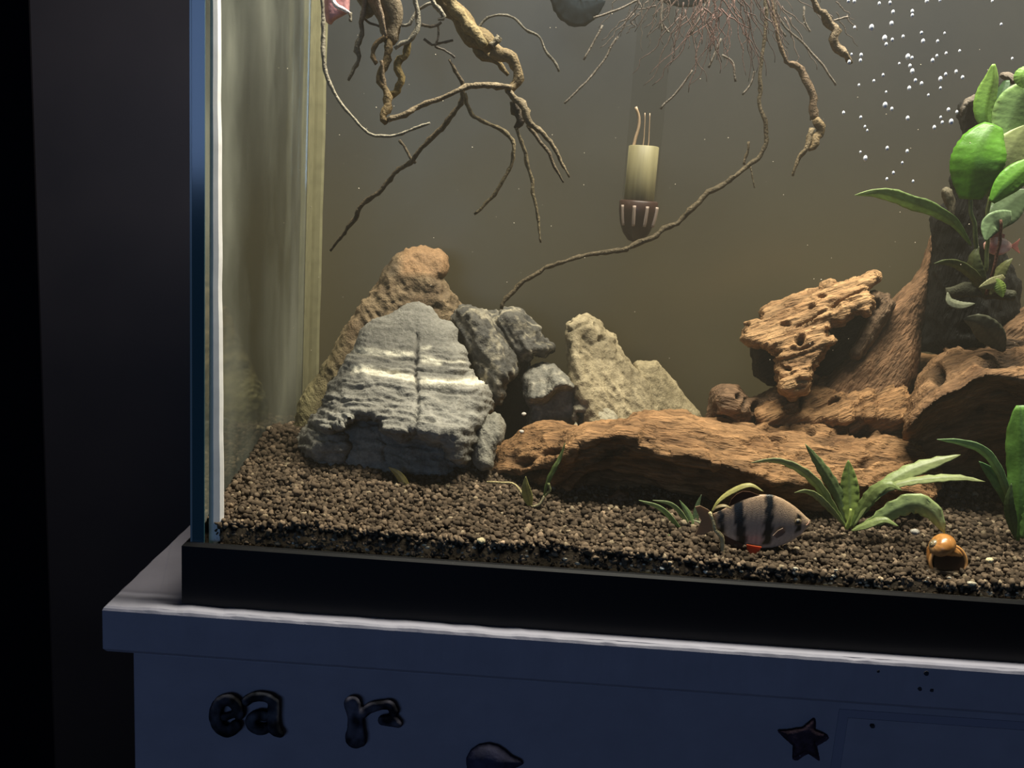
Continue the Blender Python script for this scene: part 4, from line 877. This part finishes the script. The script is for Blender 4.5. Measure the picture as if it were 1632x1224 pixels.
def band(c, x0, slope, w, lo=0, hi=1, k=1):
    d_ = np.abs(PX-(x0+slope*(PY-830))+sn); m_ = np.clip((w-d_)/2.5+.5, 0, 1)*((tt[:, 0] >= lo) & (tt[:, 0] <= hi))
    return c*(1-m_[:, None]*k)+np.array([.012,.013,.012])*m_[:, None]*k
c = band(c, 1149, .05, 5, .0, .92); c = band(c, 1178, .10, 8); c = band(c, 1223, -.08, 7, 0, .94); c = band(c, 1271, -.10, 4.5, .15, .8)
nose = np.clip((PX-1277)/12, 0, 1)[:, None]; c = c*(1-nose)+np.array([.50,.36,.22])*nose
sc_ = 1+.16*np.sin(PX*.9+np.sin(PY*.9)*1.2)*np.sin(PY*.9); c = c*sc_[:, None]
obj('body', V, F, M['fish'], fish, col=c)
def fin(name, outline, color, y=FY, th=.0006, rays=True, lab=None):
    P = np.array(outline, float); n = len(P); A = at(P[:, 0], P[:, 1], np.full(n, y-th/2)); B = A+np.array([0, th, 0]); cc = A.mean(0); 
    V = np.r_[A, B]; F = [list(range(n)), list(range(n, 2*n))[::-1]]+[[i, n+i, n+(i+1) % n, (i+1) % n] for i in range(n)]
    c = np.array(color)*np.ones((2*n, 1)); c = c*(1+.25*rng.standard_normal((2*n, 1))*.6)
    o = obj(name, V, F, M['fin'], fish, col=c, smooth=False)
    if lab: o['label'] = lab
    return o
fin('dorsal_fin', [(1162,806),(1166,796),(1174,788),(1184,783),(1196,784),(1206,788),(1214,790),(1206,796),(1192,802),(1174,806)], (.10,.05,.03), lab='black and rust dorsal fin')
fin('tail_fin', [(1138,820),(1128,812),(1116,806),(1108,808),(1112,818),(1118,830),(1113,842),(1108,852),(1118,853),(1130,848),(1138,844)], (.40,.28,.18))
fin('anal_fin', [(1152,852),(1172,862),(1186,868),(1178,878),(1166,880),(1156,870)], (.14,.07,.05))
fin('pelvic_fin', [(1200,870),(1214,872),(1210,878),(1204,882),(1197,884),(1191,876),(1190,868)], (.55,.11,.04), y=FY-.004, lab='bright orange-red pelvic fin')
fin('pectoral_fin', [(1248,842),(1240,846),(1232,854),(1238,858),(1246,854),(1252,848)], (.30,.22,.17), y=FY-.0085)
def ball(name, p, r, mat, parent, col=None, sub=2, sq=(1, 1, 1)):
    b = bmesh.new(); bmesh.ops.create_icosphere(b, subdivisions=sub, radius=1); b.verts.index_update()
    V = np.array([v.co[:] for v in b.verts])*r*np.array(sq)+np.array(p); F = np.array([[v.index for v in f.verts] for f in b.faces]); b.free()
    return obj(name, V, F, mat, parent, col=None if col is None else np.tile(col, (len(V), 1)))
e = ball('eye', at(1272, 832, FY-.0068), .0015, M['fish'], fish, (.16,.12,.07), sq=(1, .5, 1)); 
ball('pupil', at(1272, 832, FY-.0073), .0009, M['fish'], e, (.01,.01,.01), sq=(1, .6, 1))
tube_px('mouth', [(1291,829,FY),(1288,834,FY-.0012),(1284,837,FY-.003)], 1.1, M['fish'], fish, (.22,.12,.08), 6, 0)

# pink fish half hidden behind the leaves
py_ = .112; pf = thing('pink_fish', at(1590, 408, .100), 'small pink fish half hidden behind leaves of the broad-leaved plant', 'fish')
V = []; n_ = 18; S_ = 20
for i in range(S_):
    u = i/(S_-1); x = 1568+u*44; h = 15*math.sin(math.pi*(.06+.9*u))**.7; w = .35*h
    for k in range(n_):
        a = 2*math.pi*k/n_; p = at(x, 392-h*math.sin(a), .094); V.append(p+np.array([0, -math.cos(a)*w*mpp(.094), 0]))
F = [[i*n_+k, i*n_+(k+1) % n_, (i+1)*n_+(k+1) % n_, (i+1)*n_+k] for i in range(S_-1) for k in range(n_)]+[list(range(n_))[::-1], [(S_-1)*n_+k for k in range(n_)]]
V = np.array(V); vx, vy = proj(V); g = np.clip(.5+.9*vn(np.stack([vx*.11, vy*.14, 0*vx], -1), 4), 0, 1)[:, None]
obj('body', V, F, M['fish'], pf, col=np.array([.70,.22,.17])*(1-g)+np.array([.95,.62,.52])*g)
fish_, fish = fish, pf
fin('tail_fin', [(1610,392),(1622,384),(1626,380),(1622,392),(1626,404),(1620,400)], (.75,.35,.28), y=.094)
fin('dorsal_fin', [(1582,378),(1592,370),(1602,374),(1600,382)], (.75,.35,.28), y=.094)
ball('eye', at(1574, 390, .0905), .0011, M['fish'], pf, (.02,.02,.02), sub=1)
fish = fish_

# ================================================================== snail
SY = .0205; ms = mpp(SY); sc0 = at(1506, 877, SY)
sn_ = thing('snail', at(1500, 921, SY), 'round orange-brown snail with a dark shell mouth on the front soil', 'snail')
# coil: a tube of growing radius wound round an axis that points left and back, its mouth turned to the glass
e2 = np.array([.12, -.97, .12]); e2 /= np.linalg.norm(e2); ax_ = np.array([-.88, .20, .34]); ax_ -= e2*(ax_@e2); ax_ /= np.linalg.norm(ax_); e1 = np.cross(e2, ax_)
if e1[2] > 0: e1 = -e1
NT, NR, turns = 150, 22, 3.4; V = []; PHI = []
Rm = 30*ms
for i in range(NT):
    u = i/(NT-1); ph = 2*math.pi*turns*(u-1); k = math.exp(1.05*(u-1)*turns)
    cen = Rm*.50*k*(math.cos(ph)*e1+math.sin(ph)*e2)+ax_*(Rm*1.5*(1-k)-Rm*.5)
    rad = (math.cos(ph)*e1+math.sin(ph)*e2)
    for q in range(NR):
        a = 2*math.pi*q/NR; V.append(cen+Rm*.94*k*(1+.012*math.sin(u*260))*(math.cos(a)*rad+1.12*math.sin(a)*ax_)); PHI.append((u, a))
V = np.array(V)+sc0; PHI = np.array(PHI)
F = [[i*NR+q, i*NR+(q+1) % NR, (i+1)*NR+(q+1) % NR, (i+1)*NR+q] for i in range(NT-1) for q in range(NR)]; F.append(list(range(NR)))
u = PHI[:, 0:1]; n = np.clip(.5+fbm(np.c_[PHI[:, 0]*26, np.cos(PHI[:, 1])*2, np.sin(PHI[:, 1])*2], 3, 3), 0, 1)[:, None]
young = np.clip((.79-u)/.12, 0, 1); c = (np.array([.30,.12,.03])*(1-n)+np.array([.50,.24,.07])*n)*(1-young)+(np.array([.16,.12,.07])*(1-n)+np.array([.28,.23,.14])*n)*young
shell_ = obj('shell', V, F, M['shell'], sn_, col=c)
lipc = V[-NR:]; cc = lipc.mean(0); nrm = np.cross(lipc[0]-cc, lipc[5]-cc); nrm /= np.linalg.norm(nrm)
if nrm[1] > 0: nrm = -nrm
inn = cc+(lipc-cc)*.86
Vd = np.r_[inn+nrm*.0008, [cc+nrm*.0002]]; obj('shell_mouth', Vd, [[i, (i+1) % NR, NR] for i in range(NR)]+[[(i+1) % NR, i, NR] for i in range(0)], M['shell'], sn_, col=np.tile([.035,.016,.008], (NR+1, 1)))['label'] = 'dark brown shell mouth'
V, F = tube_arrays(resample(np.r_[lipc, lipc[:1]], 60), np.full(60, .0008), 6); obj('shell_lip', V, F, M['shell'], sn_, col=np.tile([.60,.30,.10], (len(V), 1)))
V, Q = solid([(1468,908),(1480,902),(1510,906),(1530,908),(1534,918),(1520,926),(1480,926),(1464,918)], lambda px, py: .017+0*px, .012, 9, .0008, (.012, .034))
obj('foot', V, Q, M['shell'], sn_, col=np.tile([.05,.035,.022], (len(V), 1)))

# ================================================================== small loose things
bub = [(490,8),(528,10),(905,75),(905,102),(770,155),(530,180),(1483,160),(1115,218),(725,250),(735,290),(845,240),(965,215),(975,270),(1213,333),(510,355),(572,360),(876,370),(903,378),(1065,365),(1125,348),(1037,395),(820,415),(495,405),(568,395),(905,465),(715,490),(655,528),(558,555),(925,525),(965,545),(1190,468),(1122,485),(1088,515),(1088,575),(1010,620),(735,600),(728,685),(772,710),(458,735),(570,765),(875,770),(597,825),(612,850),(1140,715),(1158,793),(1100,798),(1195,730),(1090,765),(1048,830),(568,990),(742,965),(872,985),(600,1030),(782,1125),(740,1165),(910,1180),(1232,505),(780,80),(760,20),(690,25),(1000,8),(1085,5),(1425,8),(1555,382),(640,180),(890,430),(775,260),(1070,270),(885,575),(840,1060)]
b0 = None
for i, (zx, zy) in enumerate(bub):
    px, py = 1232+zx/4.08, zy/4.08; y = .030+.045*((i*37) % 11)/11; r_ = (2.4 if i % 4 == 0 else 1.7)*mpp(y)*(1.0+.55*((i*13) % 7)/7)
    if b0 is None: b0 = ball('bubble', at(px, py, y), 1.0, M['bubble'], None, sub=2); b0.data.transform(Matrix.Translation((0, 0, -1))); o = b0
    else: o = b0.copy(); C.objects.link(o)
    p = at(px, py, y); o.location = p; o.scale = (r_, r_, r_*1.45)
    tag(o, 'tiny silvery bubble drifting in the water at the upper right', 'bubble', 'bubbles at the upper right')
# drifting specks, one scatter
Vs, Fs = [], []; b = bmesh.new(); bmesh.ops.create_icosphere(b, subdivisions=1, radius=1); b.verts.index_update(); S0 = np.array([v.co[:] for v in b.verts]); T0 = [[v.index for v in f.verts] for f in b.faces]; b.free()
for k in range(130):
    px, py, y = rng.uniform(340, 1640), rng.uniform(-20, 640), rng.uniform(.02, .16); Vs.append(S0*rng.uniform(.00010, .00030)+at(px, py, y)); Fs += [[q+k*12 for q in f] for f in T0]
tag(obj('drifting_specks', np.concatenate(Vs), Fs, M['debris']), 'pale specks drifting all through the water', 'particles', kind='stuff')
def pebble(px, py, y, r, col, label, group=None, sq=(1, .9, .75)):
    V = S1_*r*np.array(sq)*(1+.22*vn(S1_*1.6+px, 3)[:, None])+at(px, py, y)
    o = obj('pebble', V, T1_, M['rock'], None, col=np.array(col)*(1+.2*fbm(V*500, 2, 3)[:, None])); tag(o, label, 'pebble', group)
b = bmesh.new(); bmesh.ops.create_icosphere(b, subdivisions=2, radius=1); b.verts.index_update(); S1_ = np.array([v.co[:] for v in b.verts]); T1_ = np.array([[v.index for v in f.verts] for f in b.faces]); b.free()
pebble(1577, 893, .016, .0016, (.55,.47,.28), 'round cream pellet on the soil right of the snail')
pebble(767, 862, .0088, .0018, (.42,.36,.22), 'round tan pellet against the front glass below the sprout')
pebble(835, 660, .085, .0012, (.5,.46,.4), 'pale speck of gravel in the dark gap, upper of two')
pebble(831, 688, .080, .0012, (.5,.46,.4), 'pale speck of gravel in the dark gap, lower of two')
pebble(1055, 905, .0086, .0012, (.75,.72,.64), 'white grain against the front glass under the grass tuft')
pebble(1125, 911, .0086, .0011, (.7,.66,.58), 'white grain against the front glass right of the first')
pebble(1549, 930, .0086, .0016, (.5,.44,.33), 'flat tan grain against the front glass under the snail', sq=(1.4, .6, .6))
pebble(1458, 848, .020, .0018, (.30,.28,.24), 'grey pebble under the drooping leaf above the snail')
# pale crumbs along the front bottom seam, too many to count
Vs, Fs = [], []; k = 0
for (x0, x1, n, c) in ((452, 570, 26, 1), (640, 740, 14, 1), (1000, 1060, 22, 1), (1370, 1430, 16, 1), (1560, 1632, 16, 1), (470, 1600, 60, .6)):
    for _ in range(n):
        px = rng.uniform(x0, x1); yl = np.interp(px, [338, 1632], [868, 954]); py = yl-abs(rng.normal(2, 4)) if c == 1 else yl-rng.uniform(0, 26)
        V = S0*rng.uniform(.0005, .0012)*np.array([1.2, .5, .7])*(1+.3*rng.standard_normal((12, 1))*.5)+at(px, py, .0086); V[:, 1] = np.maximum(V[:, 1], .0075); Vs.append(V); Fs += [[q+k*12 for q in f] for f in T0]; k += 1
tag(obj('pale_crumbs', np.concatenate(Vs), Fs, M['debris'], None, smooth=False), 'pale crumbs scattered along the bottom of the front glass', 'debris', kind='stuff')

# ================================================================== letters and ornaments on the stand
def stroke_letter(name, strokes, label, col, y=by-.0045, T=.0045, R=6, cat='letter', fades=None):
    """strokes: polylines (px, py, half width) joined into one raised shape"""
    pts = np.concatenate([np.array(s) for s in strokes]); x0, y0 = pts[:, :2].min(0)-30; x1, y1 = pts[:, :2].max(0)+30
    Xg, Yg = np.meshgrid(np.arange(x0, x1, 1.0), np.arange(y0, y1, 1.0), indexing='ij'); d = np.full(Xg.shape, 1e9)
    for s in strokes:
        s = np.array(s, float); s = resample(s, 40) if len(s) > 2 else s
        for a, b in zip(s[:-1], s[1:]):
            e = b[:2]-a[:2]; t = np.clip(((Xg-a[0])*e[0]+(Yg-a[1])*e[1])/(e@e+1e-9), 0, 1); d = np.minimum(d, np.hypot(Xg-a[0]-t*e[0], Yg-a[1]-t*e[1])-(a[2]+(b[2]-a[2])*t))
    h = .0005; lo = at(x0, y1, y)-h*4; hi = at(x1, y0, y)+h*4; lo[1] = y-3*h; hi[1] = y+T+3*h
    lo = np.minimum(lo, at(x0, y0, y)); hi = np.maximum(hi, at(x1, y1, y)); lo[1], hi[1] = y-3*h, y+T+3*h
    G = np.stack(np.meshgrid(*[np.arange(lo[i], hi[i], h) for i in range(3)], indexing='ij'), -1); px, py = proj(G); d2 = sample((d, x0, y0, 1.0), px, py)
    s = np.clip(-d2/R, 0, 1); pr = np.sqrt(1-(1-s)**2); F = np.maximum(y+T*(1-pr)*.7-G[..., 1], G[..., 1]-(y+T)); F = np.maximum(F, d2*.00027)
    F[0] = F[-1] = 1; F[:, 0] = F[:, -1] = 1; F[:, :, 0] = F[:, :, -1] = 1
    V, Q = nets(F, lo, h); N = normals(V, Q); V = V+N*(.0003*fbm(V*300, 2, 5))[:, None]; vx, vy = proj(V)
    o = obj(name, V, Q, M['letter'], None, col=col(vx, vy)); tag(o, label, cat); return o
def arc(cx, cy, rx, ry, a0, a1, w, n=14): return [(cx+rx*math.cos(math.radians(a)), cy-ry*math.sin(math.radians(a)), w) for a in np.linspace(a0, a1, n)]
def wear(dk, lt, s=.06, sd=1):
    return lambda x, y: np.array(dk)+(np.array(lt)-np.array(dk))*np.clip(.5+1.2*fbm(np.stack([x*s, y*s, 0*x], -1), 2, sd), 0, 1)[:, None]
stroke_letter('letter_e', [arc(362, 1140, 19, 25, 8, 315, 10), [(358,1143,6),(372,1138,6),(381,1134,7)]], 'dark bold letter E with mottled worn face, left end of the stand front', wear((.010,.010,.010), (.045,.045,.055), .07, 1))
stroke_letter('letter_a', [arc(414, 1121, 22, 11, 165, 0, 8), [(437,1120,10),(436,1145,10),(438,1163,10),(447,1170,6)], arc(414, 1151, 14, 12, 60, 300, 9), [(414,1140,6),(436,1142,7)]], 'dark bold letter A with mottled worn face, right against the letter E', wear((.010,.011,.013), (.055,.058,.07), .07, 2))
stroke_letter('letter_r', [[(562,1122,14),(566,1140,13),(567,1160,14),(567,1176,17)], [(560,1180,8),(576,1182,8)], [(574,1140,8),(590,1128,9),(606,1124,8),(622,1124,8),(628,1134,8)], [(610,1148,8),(624,1148,10),(635,1154,6)]], 'dark letter R with a flared foot and curled arm on the stand front', wear((.012,.012,.015), (.075,.072,.09), .06, 3))
# round pointed ornament at the lower edge
orn = [(744,1224),(743,1208),(750,1195),(762,1187),(778,1184),(794,1188),(806,1196),(816,1205),(830,1211),(835,1217),(826,1222),(815,1226),(812,1250),(790,1275),(765,1275),(748,1255)]
V, Q = solid(orn, lambda px, py: by-.006+0*px, .010, 26, .0006, (by-.010, by+.006)); V[:, 1] = np.minimum(V[:, 1], by)
o = obj('fish_ornament', V, Q, M['cork']); tag(o, 'rounded dark blue ornament with a pointed right end at the bottom of the stand front', 'ornament')
so = [(1237,1163),(1262,1162),(1280,1158),(1299,1142),(1298,1162),(1321,1172),(1300,1182),(1306,1211),(1284,1196),(1262,1210),(1264,1187)]
V, Q = solid(so, lambda px, py: by-.0035+0*px, .008, 7, .0005, (by-.007, by+.006)); V[:, 1] = np.minimum(V[:, 1], by); V += normals(V, Q)*(.0006*fbm(V*260, 3, 3))[:, None]
o = obj('star_ornament', V, Q, M['star']); tag(o, 'dark rough star-shaped ornament on the stand front left of the drawer', 'ornament')
